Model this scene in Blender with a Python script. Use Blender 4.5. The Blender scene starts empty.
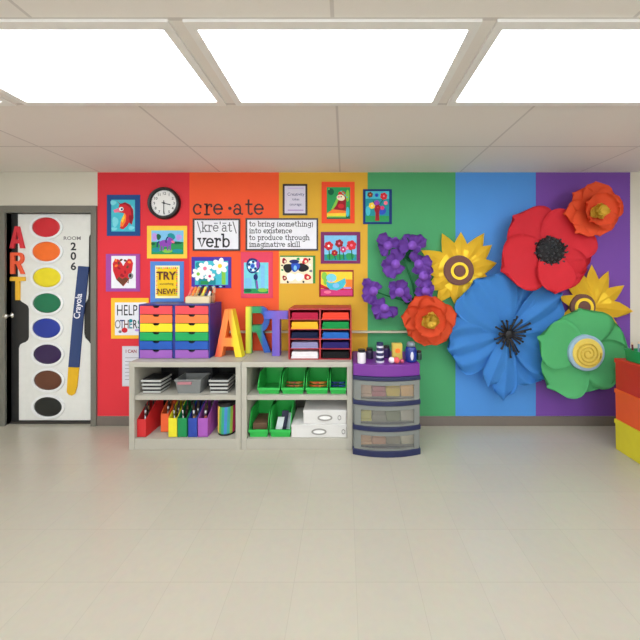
import bpy, bmesh, math, random
from mathutils import Vector, Matrix

random.seed(7)
PI = math.pi
SC = bpy.context.scene
COL = SC.collection
D = 3.0          # camera to the painted wall
F = 300.0        # focal length in pixels of a 640 wide frame
CX, CZ = 0.25, 1.515


def k_(d):
    return (D - d) / F


def WX(px, d=0.0):
    return CX + (px - 345.0) * k_(d)


def WZ(py, d=0.0):
    return CZ - (py - 274.0) * k_(d)


def W(px, py, d=0.0):
    return (WX(px, d), WZ(py, d))


# ---------------------------------------------------------------- materials
def lin(c):
    return tuple(((v / 255.0) / 12.92 if v / 255.0 <= 0.04045 else ((v / 255.0 + 0.055) / 1.055) ** 2.4) for v in c)


MATS = {}


def mat(name, rgb, rough=0.6, var=0.06, scale=18.0, metal=0.0, bump=0.0, coat=0.0, emit=None, alpha=None, spec=0.5):
    """A principled material whose colour is gently mottled by noise."""
    if name in MATS:
        return MATS[name]
    m = bpy.data.materials.new(name)
    m.use_nodes = True
    nt = m.node_tree
    b = nt.nodes['Principled BSDF']
    c = lin(rgb)
    tc = nt.nodes.new('ShaderNodeTexCoord')
    nz = nt.nodes.new('ShaderNodeTexNoise')
    nz.inputs['Scale'].default_value = scale
    nz.inputs['Detail'].default_value = 3
    nt.links.new(tc.outputs['Object'], nz.inputs['Vector'])
    mx = nt.nodes.new('ShaderNodeMix')
    mx.data_type = 'RGBA'
    mx.inputs['A'].default_value = tuple(min(1, v * (1 - var)) for v in c) + (1,)
    mx.inputs['B'].default_value = tuple(min(1, v * (1 + var)) for v in c) + (1,)
    nt.links.new(nz.outputs['Fac'], mx.inputs['Factor'])
    nt.links.new(mx.outputs['Result'], b.inputs['Base Color'])
    b.inputs['Roughness'].default_value = rough
    b.inputs['Metallic'].default_value = metal
    b.inputs['Specular IOR Level'].default_value = spec
    if coat:
        b.inputs['Coat Weight'].default_value = coat
        b.inputs['Coat Roughness'].default_value = 0.12
    if bump:
        bp = nt.nodes.new('ShaderNodeBump')
        bp.inputs['Strength'].default_value = bump
        bp.inputs['Distance'].default_value = 0.01
        nt.links.new(nz.outputs['Fac'], bp.inputs['Height'])
        nt.links.new(bp.outputs['Normal'], b.inputs['Normal'])
    if emit:
        b.inputs['Emission Color'].default_value = tuple(lin(emit[0])) + (1,)
        b.inputs['Emission Strength'].default_value = emit[1]
    if alpha is not None:
        b.inputs['Alpha'].default_value = alpha
    MATS[name] = m
    return m


def paper(name, rgb, **k):
    k.setdefault('rough', 0.75)
    k.setdefault('var', 0.05)
    k.setdefault('spec', 0.25)
    return mat('paper ' + name, rgb, **k)


def plastic(name, rgb, **k):
    k.setdefault('rough', 0.35)
    k.setdefault('var', 0.04)
    return mat('plastic ' + name, rgb, **k)


def paint(name, rgb):
    return mat('paint ' + name, rgb, rough=0.65, var=0.10, scale=60, spec=0.25)


# ---------------------------------------------------------------- mesh builder
ORG = {}


class MB:
    def __init__(self):
        self.bm = bmesh.new()
        self.mats = []

    def mi(self, m):
        if m not in self.mats:
            self.mats.append(m)
        return self.mats.index(m)

    def face(self, vs, m):
        try:
            f = self.bm.faces.new(vs)
            f.material_index = self.mi(m)
            return f
        except ValueError:
            return None

    def V(self, p):
        return self.bm.verts.new(p)

    def box(self, x0, x1, y0, y1, z0, z1, m):
        self.loft([[(x0, y0, z0), (x1, y0, z0), (x1, y1, z0), (x0, y1, z0)],
                   [(x0, y0, z1), (x1, y0, z1), (x1, y1, z1), (x0, y1, z1)]], m)

    def loft(self, rings, m, cap0=True, cap1=True):
        rv = [[self.V(p) for p in r] for r in rings]
        n = len(rv[0])
        for a, b in zip(rv, rv[1:]):
            for i in range(n):
                j = (i + 1) % n
                self.face([a[i], a[j], b[j], b[i]], m)
        if cap0:
            self.face(rv[0][::-1], m)
        if cap1:
            self.face(rv[-1], m)

    def prism(self, pts, y0, y1, m):          # outline in (x, z), extruded along y
        self.loft([[(x, y0, z) for x, z in pts], [(x, y1, z) for x, z in pts]], m)

    def prism_z(self, pts, z0, z1, m):        # outline in (x, y)
        self.loft([[(x, y, z0) for x, y in pts], [(x, y, z1) for x, y in pts]], m)

    def prism_x(self, pts, x0, x1, m):        # outline in (y, z)
        self.loft([[(x0, y, z) for y, z in pts], [(x1, y, z) for y, z in pts]], m)

    def flat(self, pts, y, m):
        self.face([self.V((x, y, z)) for x, z in pts], m)

    def ring(self, outer, inner, y0, y1, m):  # frame between two outlines of equal count
        n = len(outer)
        o0 = [self.V((x, y0, z)) for x, z in outer]
        i0 = [self.V((x, y0, z)) for x, z in inner]
        o1 = [self.V((x, y1, z)) for x, z in outer]
        i1 = [self.V((x, y1, z)) for x, z in inner]
        for a in range(n):
            b = (a + 1) % n
            self.face([o0[a], o0[b], i0[b], i0[a]], m)
            self.face([o1[a], i1[a], i1[b], o1[b]], m)
            self.face([o0[a], o1[a], o1[b], o0[b]], m)
            self.face([i0[a], i0[b], i1[b], i1[a]], m)

    def stroke(self, pts, w, y, m):           # flat brush stroke in the (x, z) plane
        n = len(pts)
        L, R = [], []
        for i in range(n):
            a = Vector(pts[max(0, i - 1)])
            b = Vector(pts[min(n - 1, i + 1)])
            t = (b - a)
            if t.length < 1e-9:
                t = Vector((1, 0))
            t.normalize()
            nn = Vector((-t.y, t.x)) * w / 2
            p = Vector(pts[i])
            if i == 0:
                p = p - t * w * 0.3
            if i == n - 1:
                p = p + t * w * 0.3
            L.append(p + nn)
            R.append(p - nn)
        lv = [self.V((p.x, y, p.y)) for p in L]
        rv = [self.V((p.x, y, p.y)) for p in R]
        for i in range(n - 1):
            self.face([lv[i], lv[i + 1], rv[i + 1], rv[i]], m)

    def bar(self, pts, w, y0, y1, m):         # stroke with thickness
        n = len(pts)
        rings = []
        for i in range(n):
            a = Vector(pts[max(0, i - 1)])
            b = Vector(pts[min(n - 1, i + 1)])
            t = (b - a)
            t.normalize()
            nn = Vector((-t.y, t.x)) * w / 2
            p = Vector(pts[i])
            if i == 0:
                p = p - t * w * 0.3
            if i == n - 1:
                p = p + t * w * 0.3
            l, r = p + nn, p - nn
            rings.append([(l.x, y0, l.y), (r.x, y0, r.y), (r.x, y1, r.y), (l.x, y1, l.y)])
        self.loft(rings, m)

    def tube(self, pts, r, m, n=8, r1=None):
        pts = [Vector(p) for p in pts]
        rings = []
        for i, p in enumerate(pts):
            t = pts[min(len(pts) - 1, i + 1)] - pts[max(0, i - 1)]
            t.normalize()
            up = Vector((0, 0, 1)) if abs(t.z) < 0.9 else Vector((1, 0, 0))
            a = t.cross(up).normalized()
            b = t.cross(a)
            rr = r if r1 is None else r + (r1 - r) * i / max(1, len(pts) - 1)
            rings.append([tuple(p + a * math.cos(2 * PI * q / n) * rr + b * math.sin(2 * PI * q / n) * rr) for q in range(n)])
        self.loft(rings, m)

    def lathe(self, prof, c, m, axis='z', n=28, sx=1.0, sz=1.0):
        rings = []
        for r, h in prof:
            r = max(r, 1e-4)
            ring = []
            for q in range(n):
                ca, sa = math.cos(2 * PI * q / n) * r, math.sin(2 * PI * q / n) * r
                if axis == 'z':
                    ring.append((c[0] + ca, c[1] + sa, c[2] + h))
                else:                                     # axis towards the room
                    ring.append((c[0] + ca * sx, c[1] - h, c[2] + sa * sz))
            rings.append(ring)
        self.loft(rings, m)

    def ball(self, c, r, m, n=10):
        rx, ry, rz = (r, r, r) if not isinstance(r, tuple) else r
        prof = [(math.sin(PI * i / n), -math.cos(PI * i / n)) for i in range(n + 1)]
        rings = []
        for pr, h in prof:
            pr = max(pr, 1e-3)
            rings.append([(c[0] + rx * pr * math.cos(2 * PI * q / (n + 2)), c[1] + ry * pr * math.sin(2 * PI * q / (n + 2)), c[2] + rz * h)
                          for q in range(n + 2)])
        self.loft(rings, m)

    def mesh(self, me, m, fn):                # merge an existing mesh, mapping its points
        vs = [self.V(fn(v.co)) for v in me.vertices]
        for p in me.polygons:
            self.face([vs[i] for i in p.vertices], m)

    def solidify(self, t):
        bmesh.ops.solidify(self.bm, geom=list(self.bm.faces), thickness=t)

    def build(self, name, parent=None, origin=None, smooth=False, bevel=0.0, local=False, recalc=True):
        if recalc:
            bmesh.ops.recalc_face_normals(self.bm, faces=list(self.bm.faces))
        me = bpy.data.meshes.new(name)
        if parent is not None:
            org = Vector(ORG[parent])
        else:
            org = Vector(origin if origin is not None else (0, 0, 0))
        if not local:
            for v in self.bm.verts:
                v.co -= org
        self.bm.to_mesh(me)
        self.bm.free()
        for m in self.mats:
            me.materials.append(m)
        if smooth:
            for p in me.polygons:
                p.use_smooth = True
        o = bpy.data.objects.new(name, me)
        COL.objects.link(o)
        if parent is not None:
            o.parent = parent
        else:
            o.location = org
        ORG[o] = tuple(org)
        if bevel:
            md = o.modifiers.new('bevel', 'BEVEL')
            md.width = bevel
            md.segments = 2
            md.limit_method = 'ANGLE'
            md.angle_limit = math.radians(50)
        return o


def thing(name, label, cat, loc, group=None):
    o = bpy.data.objects.new(name, None)
    o.empty_display_size = 0.05
    COL.objects.link(o)
    o.location = loc
    ORG[o] = tuple(loc)
    o['label'] = label
    o['category'] = cat
    if group:
        o['group'] = group
    return o


def tag(o, label, cat, group=None):
    o['label'] = label
    o['category'] = cat
    if group:
        o['group'] = group
    return o


def struct(o):
    o['kind'] = 'structure'
    return o


def copy_thing(src, loc, label, rotz=0.0):
    c = src.copy()
    COL.objects.link(c)
    c.location = loc
    c.rotation_euler = (0, 0, rotz)
    c['label'] = label
    ORG[c] = tuple(loc)
    for ch in list(src.children):
        d = ch.copy()
        COL.objects.link(d)
        d.parent = c
        for g in list(ch.children):
            e = g.copy()
            COL.objects.link(e)
            e.parent = d
    return c


def ell(cx, cz, rx, rz, n=20, a=0.0, wob=0.0):
    out = []
    for i in range(n):
        t = 2 * PI * i / n
        w = 1 + wob * math.sin(3 * t + 1)
        x, z = rx * math.cos(t) * w, rz * math.sin(t) * w
        out.append((cx + x * math.cos(a) - z * math.sin(a), cz + x * math.sin(a) + z * math.cos(a)))
    return out


def rect(x0, x1, z0, z1):
    return [(x0, z0), (x1, z0), (x1, z1), (x0, z1)]


# ---------------------------------------------------------------- lettering
def arc(cx, cy, rx, ry, a0, a1, n=10):
    return [(cx + rx * math.cos(math.radians(a0 + (a1 - a0) * i / n)), cy + ry * math.sin(math.radians(a0 + (a1 - a0) * i / n))) for i in range(n + 1)]


G = {}
_s = lambda x, y, w=.17: [(x - w, y), (x + w, y)]
G['c'] = (.85, [arc(.42, .5, .36, .46, 45, 315), [(.68, .86), (.70, .66)]])
G['e'] = (.88, [arc(.42, .5, .37, .46, 2, 318, 12), [(.07, .52), (.78, .52)]])
G['r'] = (.72, [[(.2, 0), (.2, 1)], _s(.22, 0, .22), [(0, .97), (.2, .97)], arc(.52, .55, .32, .4, 180, 75, 6), [(.6, .94), (.64, .74)]])
G['a'] = (.9, [arc(.4, .66, .25, .3, 165, 0, 6) + [(.65, .1), (.85, .03)], arc(.37, .28, .28, .27, 40, 330, 9)])
G['t'] = (.66, [[(.25, 1.38), (.25, .25)] + arc(.43, .22, .18, .2, 180, 330, 5), [(0, .97), (.56, .97)]])
G['k'] = (.92, [[(.2, 0), (.2, 1.5)], _s(.2, 0), [(0, 1.47), (.2, 1.47)], [(.22, .38), (.7, .95)], [(.38, .58), (.76, .03)], _s(.74, 0), _s(.7, .97)])
G['v'] = (.86, [[(.1, .97), (.42, .03), (.76, .97)], _s(.12, .97), _s(.74, .97)])
G['b'] = (.98, [[(.2, 0), (.2, 1.5)], [(0, 1.47), (.2, 1.47)], arc(.52, .48, .34, .47, 165, -165, 12)])
G['d'] = (.98, [[(.76, 0), (.76, 1.5)], [(.58, 1.47), (.76, 1.47)], [(.76, .03), (.95, .03)], arc(.42, .48, .34, .47, 15, 345, 12)])
G['i'] = (.48, [[(.24, 0), (.24, .97)], _s(.24, 0, .2), [(.05, .97), (.24, .97)], [(.2, 1.32), (.28, 1.32)]])
G['l'] = (.48, [[(.24, 0), (.24, 1.5)], _s(.24, 0, .2), [(.05, 1.47), (.24, 1.47)]])
G['o'] = (.9, [arc(.44, .48, .37, .46, 0, 360, 14)])
G['n'] = (1.0, [[(.2, 0), (.2, .97)], _s(.2, 0), [(0, .97), (.2, .97)], arc(.48, .6, .28, .35, 180, 0, 7) + [(.76, 0)], _s(.78, 0)])
G['m'] = (1.45, [[(.2, 0), (.2, .97)], _s(.2, 0), [(0, .97), (.2, .97)], arc(.45, .62, .25, .33, 180, 0, 7) + [(.7, 0)], _s(.7, 0), arc(.95, .62, .25, .33, 180, 0, 7) + [(1.2, 0)], _s(1.22, 0)])
G['h'] = (1.0, [[(.2, 0), (.2, 1.5)], _s(.2, 0), [(0, 1.47), (.2, 1.47)], arc(.48, .6, .28, .35, 180, 0, 7) + [(.76, 0)], _s(.78, 0)])
G['u'] = (1.0, [[(.05, .97), (.2, .97), (.2, .35)] + arc(.45, .3, .25, .27, 180, 340, 6), [(.56, .97), (.74, .97), (.74, .03), (.92, .03)]])
G['g'] = (.92, [arc(.42, .55, .33, .4, 0, 360, 12), [(.75, .97), (.75, -.15)] + arc(.43, -.15, .32, .3, 0, -160, 6), [(.75, .97), (.92, .97)]])
G['s'] = (.74, [arc(.37, .72, .26, .22, 30, 270, 7) + arc(.37, .25, .28, .23, 90, -150, 8), [(.62, .92), (.62, .7)], [(.1, .05), (.1, .27)]])
G['x'] = (.9, [[(.1, .97), (.78, .03)], [(.1, .03), (.76, .97)], _s(.12, 0), _s(.76, 0), _s(.12, .97), _s(.74, .97)])
G['p'] = (.98, [[(.2, -.48), (.2, .97)], _s(.2, -.48), [(0, .97), (.2, .97)], arc(.52, .48, .34, .47, 165, -165, 12)])
G['('] = (.45, [arc(.55, .5, .4, .95, 130, 230, 6)])
G[')'] = (.45, [arc(-.1, .5, .4, .95, -50, 50, 6)])
G['\\'] = (.6, [[(.05, 1.5), (.55, -.25)]])
G["'"] = (.3, [[(.15, 1.5), (.15, 1.15)]])
G['.'] = (.35, [[(.14, .05), (.2, .05)]])
G[' '] = (.5, [])


def slab_width(s, xh, sp=.08):
    return sum((G[c][0] + sp) * xh for c in s)


def slab(mb, s, x, z, xh, w, y, m, sp=.08, squeeze=1.0, macron=()):
    """Slab-serif words drawn as flat strokes; (x, z) is the left end of the baseline."""
    for i, c in enumerate(s):
        adv, strokes = G[c]
        for st in strokes:
            mb.stroke([(x + px * xh * squeeze, z + py * xh) for px, py in st], w, y, m)
        if i in macron:
            mb.stroke([(x + .15 * xh * squeeze, z + 1.28 * xh), (x + .7 * xh * squeeze, z + 1.28 * xh)], w * .8, y, m)
        x += (adv + sp) * xh * squeeze
    return x


def caps(mb, s, cx, cz, h, y, m, bold=0.0, sx=1.0, rot=0.0, align='CENTER'):
    """Plain sans lettering from the built-in font, centred on (cx, cz), cap height h."""
    cu = bpy.data.curves.new('lettering', 'FONT')
    cu.body = s
    cu.size = h / 0.69
    cu.align_x = align
    cu.offset = bold
    cu.resolution_u = 3
    ob = bpy.data.objects.new('lettering', cu)
    me = bpy.data.meshes.new_from_object(ob)
    ca, sa = math.cos(rot), math.sin(rot)

    def fn(v):
        x, z = v.x * sx, v.y - h / 2
        return (cx + x * ca - z * sa, y, cz + x * sa + z * ca)
    mb.mesh(me, m, fn)
    bpy.data.objects.remove(ob)
    bpy.data.curves.remove(cu)
    bpy.data.meshes.remove(me)

# ================================================================ the room
XL, XR, YB = -3.5, 3.5, -6.4
ZC = WZ(172)                       # ceiling height

wall_m = mat('wall paint', (212, 206, 190), rough=0.7, var=0.03, scale=3)
base_m = mat('vinyl baseboard', (112, 103, 94), rough=0.5, var=0.05)
frame_m = mat('painted steel door frame', (112, 110, 100), rough=0.4, var=0.04)


def floor_material():
    m = bpy.data.materials.new('vinyl floor tiles')
    m.use_nodes = True
    nt = m.node_tree
    b = nt.nodes['Principled BSDF']
    tc = nt.nodes.new('ShaderNodeTexCoord')
    br = nt.nodes.new('ShaderNodeTexBrick')
    br.offset = 0.0
    br.inputs['Scale'].default_value = 1.0
    br.inputs['Brick Width'].default_value = 0.305
    br.inputs['Row Height'].default_value = 0.305
    br.inputs['Mortar Size'].default_value = 0.0015
    br.inputs['Color1'].default_value = lin((183, 177, 159)) + (1,)
    br.inputs['Color2'].default_value = lin((186, 180, 162)) + (1,)
    br.inputs['Mortar'].default_value = lin((175, 168, 151)) + (1,)
    nt.links.new(tc.outputs['Object'], br.inputs['Vector'])
    nz = nt.nodes.new('ShaderNodeTexNoise')
    nz.inputs['Scale'].default_value = 26
    nz.inputs['Detail'].default_value = 6
    nt.links.new(tc.outputs['Object'], nz.inputs['Vector'])
    mx = nt.nodes.new('ShaderNodeMix')
    mx.data_type = 'RGBA'
    mx.blend_type = 'MULTIPLY'
    mx.inputs['Factor'].default_value = 0.12
    nt.links.new(br.outputs['Color'], mx.inputs['A'])
    nt.links.new(nz.outputs['Color'], mx.inputs['B'])
    nt.links.new(mx.outputs['Result'], b.inputs['Base Color'])
    b.inputs['Roughness'].default_value = 0.28
    b.inputs['Coat Weight'].default_value = 0.25
    b.inputs['Coat Roughness'].default_value = 0.15
    return m


def ceiling_material():
    m = bpy.data.materials.new('acoustic ceiling tiles')
    m.use_nodes = True
    nt = m.node_tree
    b = nt.nodes['Principled BSDF']
    tc = nt.nodes.new('ShaderNodeTexCoord')
    mp = nt.nodes.new('ShaderNodeMapping')
    mp.inputs['Location'].default_value = (-0.2, 0.0, 0)
    nt.links.new(tc.outputs['Object'], mp.inputs['Vector'])
    br = nt.nodes.new('ShaderNodeTexBrick')
    br.offset = 0.0
    br.inputs['Scale'].default_value = 1.0
    br.inputs['Brick Width'].default_value = 1.2
    br.inputs['Row Height'].default_value = 0.6
    br.inputs['Mortar Size'].default_value = 0.008
    br.inputs['Color1'].default_value = lin((228, 222, 214)) + (1,)
    br.inputs['Color2'].default_value = lin((232, 226, 218)) + (1,)
    br.inputs['Mortar'].default_value = lin((206, 199, 192)) + (1,)
    nt.links.new(mp.outputs['Vector'], br.inputs['Vector'])
    nz = nt.nodes.new('ShaderNodeTexNoise')
    nz.inputs['Scale'].default_value = 140
    nt.links.new(tc.outputs['Object'], nz.inputs['Vector'])
    bp = nt.nodes.new('ShaderNodeBump')
    bp.inputs['Strength'].default_value = 0.25
    bp.inputs['Distance'].default_value = 0.004
    nt.links.new(nz.outputs['Fac'], bp.inputs['Height'])
    nt.links.new(bp.outputs['Normal'], b.inputs['Normal'])
    nt.links.new(br.outputs['Color'], b.inputs['Base Color'])
    b.inputs['Roughness'].default_value = 0.85
    return m


DX0, DX1 = WX(6.5), WX(92)         # door opening
DZ = WZ(213)
mb = MB()
mb.box(XL, DX0, 0, .14, 0, ZC, wall_m)
mb.box(DX1, XR, 0, .14, 0, ZC, wall_m)
mb.box(DX0, DX1, 0, .14, DZ, ZC, wall_m)
struct(mb.build('wall_back'))
mb = MB(); mb.box(XL - .1, XR + .1, YB - .1, .14, -.1, 0, floor_material()); struct(mb.build('floor'))
mb = MB(); mb.box(XL - .1, XR + .1, YB - .1, .14, ZC, ZC + .1, ceiling_material()); struct(mb.build('ceiling'))
mb = MB(); mb.box(XL - .1, XL, YB, .14, 0, ZC, wall_m); struct(mb.build('wall_left'))
mb = MB(); mb.box(XR, XR + .1, YB, .14, 0, ZC, wall_m); struct(mb.build('wall_right'))
mb = MB(); mb.box(XL, XR, YB - .1, YB, 0, ZC, wall_m); struct(mb.build('wall_rear'))
mb = MB(); mb.box(DX1 + .055, XR, -.012, 0, 0, WZ(416), base_m); struct(mb.build('baseboard_back', bevel=.003))

# the door: steel frame, black slab, knob
door_black = mat('black door paint', (40, 39, 38), rough=0.45, var=0.08)
chrome = mat('brushed chrome', (190, 186, 178), rough=0.25, metal=0.9)
mb = MB()
mb.box(DX0, DX1, .045, .085, .02, DZ, door_black)
door = struct(mb.build('door_1', origin=((DX0 + DX1) / 2, .045, 0)))
mb = MB()
mb.box(DX0 - .075, DX0, -.02, .12, 0, DZ + .07, frame_m)
mb.box(DX1, DX1 + .055, -.02, .12, 0, DZ + .07, frame_m)
mb.box(DX0, DX1, -.02, .12, DZ, DZ + .07, frame_m)
mb.build('door_frame', door, bevel=.004)
kx, kz = W(11, 315.5, -.045)
mb = MB()
mb.lathe([(.0, 0), (.033, 0), (.033, .006), (.012, .010), (.011, .035), (.024, .040), (.029, .052), (.024, .064), (0, .068)], (kx, .045, kz), chrome, axis='y', n=20)
mb.build('door_knob', door, smooth=True)
mb = MB(); mb.box(DX0, DX1, .03, .14, 0, .02, mat('dark threshold', (52, 48, 44), rough=.5)); struct(mb.build('trim_1'))

# raceway along the wall (painted ledge)
race_m = mat('painted raceway', (196, 188, 160), rough=0.45, var=0.03)
mb = MB()
mb.box(WX(224), WX(411), -.045, -.0045, WZ(332.2), WZ(330.4), race_m)
struct(mb.build('trim_2', bevel=.002))

# ceiling lights (recessed troffers)
lens_m = mat('lit acrylic diffuser', (255, 252, 245), rough=.6, var=0, emit=((238, 245, 255), 6.8))
tro_m = mat('white troffer frame', (235, 233, 228), rough=.5)


def ceiling_light(x, y, label):
    t = thing('ceiling_light', label, 'ceiling light', (x, y, ZC), 'recessed ceiling lights')
    m1 = MB()
    m1.ring([(x - .6, y - .3), (x + .6, y - .3), (x + .6, y + .3), (x - .6, y + .3)],
            [(x - .56, y - .26), (x + .56, y - .26), (x + .56, y + .26), (x - .56, y + .26)], 0, .012, tro_m)
    for v in m1.bm.verts:
        v.co = Vector((v.co.x, v.co.z, ZC - v.co.y))
    m1.build('frame', t)
    m1 = MB(); m1.box(x - .56, x + .56, y - .26, y + .26, ZC - .006, ZC, lens_m); m1.build('diffuser', t)


LIGHT_ROWS = [(-1.5, 'front row'), (-3.3, 'middle row'), (-5.1, 'rear row')]
for yy, rn in LIGHT_ROWS:
    for i, xx in enumerate((-2.32, -1.06, .2, 1.46, 2.72)):
        ceiling_light(xx, yy, 'white rectangular ceiling light, %s one from the door side in the %s' % (('first', 'second', 'middle', 'fourth', 'last')[i], rn))

# framed glowing panes added behind the camera as frontal fill light, out of view
fill_m = mat('added rear fill glow', (240, 246, 255), rough=.5, var=0, emit=((236, 244, 255), 5.0))
for i, xx in enumerate((-2.1, 0.0, 2.1)):
    m1 = MB(); m1.box(xx - .8, xx + .8, YB + .012, YB + .02, .85, 2.2, fill_m)
    wn = struct(m1.build('window_%d' % (i + 1), origin=(xx, YB, .85)))
    m1 = MB()
    m1.ring(rect(xx - .86, xx + .86, .79, 2.26), rect(xx - .79, xx + .79, .86, 2.19), YB, YB + .05, frame_m)
    m1.box(xx - .02, xx + .02, YB, YB + .045, .86, 2.19, frame_m)
    m1.build('window_frame', wn)

# ================================================================ coloured paper on the wall
STRIPES = [('red', (222, 55, 64), 97.6, 190), ('orange', (240, 90, 50), 189.6, 279), ('yellow', (218, 168, 54), 278.4, 368),
           ('green', (74, 156, 102), 367.6, 455.4), ('blue', (78, 142, 212), 455, 536.2), ('purple', (118, 74, 160), 535.7, 630)]
sp_lab = ['red paper sheet covering the wall beside the door', 'orange paper stripe on the wall behind the word create',
          'yellow paper stripe on the wall behind the red frame with the bird',
          'green paper stripe on the wall behind the purple paper blossoms', 'blue paper stripe on the wall behind the large blue paper flower',
          'purple paper stripe on the wall at the far right end']
for i, (n, c, a, b) in enumerate(STRIPES):
    mb = MB()
    y1 = -.0006 - .0006 * (i % 2)
    mb.box(WX(a), WX(b), y1 - .0012, 0 if i % 2 == 0 else -.0006, WZ(416) + .001, ZC - .004, paper(n + ' backing', c, var=.03, scale=4))
    tag(mb.build('backing_paper', origin=(WX((a + b) / 2), 0, WZ(416))), sp_lab[i], 'paper backing', 'rainbow paper stripes on the wall')

Y0 = -.003     # front of the backing paper


class Art:
    """Flat painting on a sheet: shapes in photo pixels at the wall, each coat a hair above the last."""

    def __init__(self, y):
        self.mb = MB(); self.y = y; self.n = 0

    def nxt(self):
        self.n += 1
        return self.y - .00025 * self.n

    def ell(self, px, py, rx, ry, m, rot=0.0, wob=0.0):
        x, z = W(px, py); self.mb.flat(ell(x, z, rx / 100, ry / 100, 18, rot, wob), self.nxt(), m); return self

    def poly(self, pts, m):
        self.mb.flat([W(*p) for p in pts], self.nxt(), m); return self

    def line(self, pts, w, m):
        self.mb.stroke([W(*p) for p in pts], w / 100, self.nxt(), m); return self

    def rect(self, x0, y0, x1, y1, m):
        return self.poly([(x0, y1), (x1, y1), (x1, y0), (x0, y0)], m)

    def caps(self, s, px, py, h, m, **k):
        x, z = W(px, py); caps(self.mb, s, x, z, h / 100, self.nxt(), m, **k); return self

    def flower(self, px, py, r, m, cm, n=5, a0=0.3, fat=.55):
        for i in range(n):
            a = a0 + 2 * PI * i / n
            self.ell(px + math.cos(a) * r * .6, py - math.sin(a) * r * .6, r * .5, r * fat * .6, m, a)
        return self.ell(px, py, r * .28, r * .28, cm)


def picture(name, label, outer, inner, mcol, cat='painting', frame=None, bg=(255, 255, 255), part='mat_board', th=.006, rot=0.0):
    x0, y0, x1, y1 = outer
    t = thing(name, label, cat, (WX((x0 + x1) / 2), Y0, WZ((y0 + y1) / 2)), 'artworks and signs on the wall')
    m1 = MB()
    m1.box(WX(x0), WX(x1), Y0 - th, Y0, WZ(y1), WZ(y0), mcol)
    m1.build(part, t)
    a = Art(Y0 - th - .0004)
    i0, j0, i1, j1 = inner
    a.mb.box(WX(i0), WX(i1), a.y, Y0 - th, WZ(j1), WZ(j0), bg)
    a.t = t
    if frame:
        w, m = frame
        m1 = MB()
        m1.ring([W(x0, y1), W(x1, y1), W(x1, y0), W(x0, y0)], [W(x0 + w, y1 - w), W(x1 - w, y1 - w), W(x1 - w, y0 + w), W(x0 + w, y0 + w)], Y0 - th - .006, Y0 - th + .001, m)
        m1.build('frame', t)
    return a


P = {k: paint(k, v) for k, v in dict(
    turq=(70, 186, 204), aqua=(120, 208, 220), sky=(124, 190, 226), red=(206, 40, 48), dred=(150, 26, 40), pink=(236, 120, 150),
    orange=(242, 128, 48), yellow=(244, 206, 56), green=(44, 150, 84), dgreen=(22, 96, 66), lime=(132, 196, 72), teal=(30, 140, 150),
    blue=(44, 84, 190), dblue=(30, 42, 110), purple=(140, 70, 176), lilac=(184, 150, 220), white=(246, 244, 240), black=(30, 28, 30),
    brown=(110, 62, 44), grey=(128, 126, 130), cream=(240, 226, 190), magenta=(206, 60, 120)).items()}
black_frame = mat('black picture frame', (46, 32, 30), rough=.35)
sheet_w = paper('white sheet', (232, 231, 236))
ink = mat('black ink', (36, 36, 42), rough=.6)

# --- seahorse painting
a = picture('picture', 'painting of a red seahorse in a dark blue mat, upper left of the red paper', (107.5, 195, 140.5, 236), (112, 200, 135.6, 231.6), paper('navy mat', (38, 78, 138)), bg=P['turq'])
for q in ((114, 203, 3, 2.4), (133, 212, 2, 6), (116, 222, 3, 5), (132, 228, 3, 2), (115, 229, 3, 1.6)):
    a.ell(*q, P['aqua'], wob=.1)
a.poly([(117.5, 200.8), (121, 204), (126, 202.5), (131, 205), (134, 210), (134.4, 218), (132.5, 225), (129, 222), (129.5, 212), (126, 207.5), (121.5, 206)], P['dred'])
a.poly([(120, 205), (126, 204.5), (131, 208), (132.3, 215), (131, 221), (128, 226), (124, 229.5), (120.5, 228.5), (122, 225), (125.5, 220), (126, 214), (123, 213), (119, 212.5)], P['red'])
a.poly([(125.5, 213), (127, 216), (126.5, 222), (123.5, 227), (120.8, 226), (122, 220)], P['orange'])
a.poly([(125, 214), (125.5, 218), (123.5, 223), (122, 221)], P['yellow'])
a.poly([(121, 207.5), (120.8, 212.2), (115.5, 213), (114.2, 210.5)], P['pink'])
a.ell(122.2, 209.3, 2.2, 2.1, P['white']).ell(122.7, 209.4, 1.1, 1.1, P['dblue'])
a.ell(131.5, 219, 1.6, 4, P['dred'], .2)
a.mb.build('artwork', a.t)

# --- pony painting
a = picture('picture', 'painting of a purple pony in a meadow, yellow mat, below the round clock', (147.6, 226, 187.4, 258.4), (152, 230.6, 184, 254.4), paper('yellow mat', (246, 200, 72)), bg=P['sky'])
a.rect(152, 242, 184, 254.4, P['green']).ell(157, 250, 4.6, 2.4, P['teal']).ell(178, 251, 5.5, 2, P['teal']).ell(168, 251, 5, 2, P['lime'])
a.ell(155.4, 237, 3, 4, P['lilac'], wob=.1).ell(159.3, 237, 2.2, 3, P['dgreen'], wob=.1).ell(172, 236.5, 4, 3, P['teal'], -.5).ell(179.5, 237.5, 3, 3, P['lilac'], wob=.1)
a.ell(177, 243, 6, 1.4, P['dgreen']).ell(153.8, 244, 2, 1.4, P['dgreen'])
a.ell(166, 243.4, 6.2, 3.4, P['purple']).poly([(169.5, 243), (168.5, 238.5), (170, 237.2), (173.5, 239), (174.6, 242), (172, 244)], P['purple'])
a.ell(173.6, 242, 1.8, 1.2, P['pink'], -.4)
for q in (161.4, 164, 168.6, 171.2):
    a.line([(q, 245.5), (q - .2, 250.4)], 1.3, P['purple'])
a.line([(160, 241.6), (158.2, 243.2), (158, 247)], 1.3, P['dblue']).line([(168.3, 237.3), (166.8, 240.5), (167, 242.5)], 1.3, P['dblue'])
a.mb.build('artwork', a.t)

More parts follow.
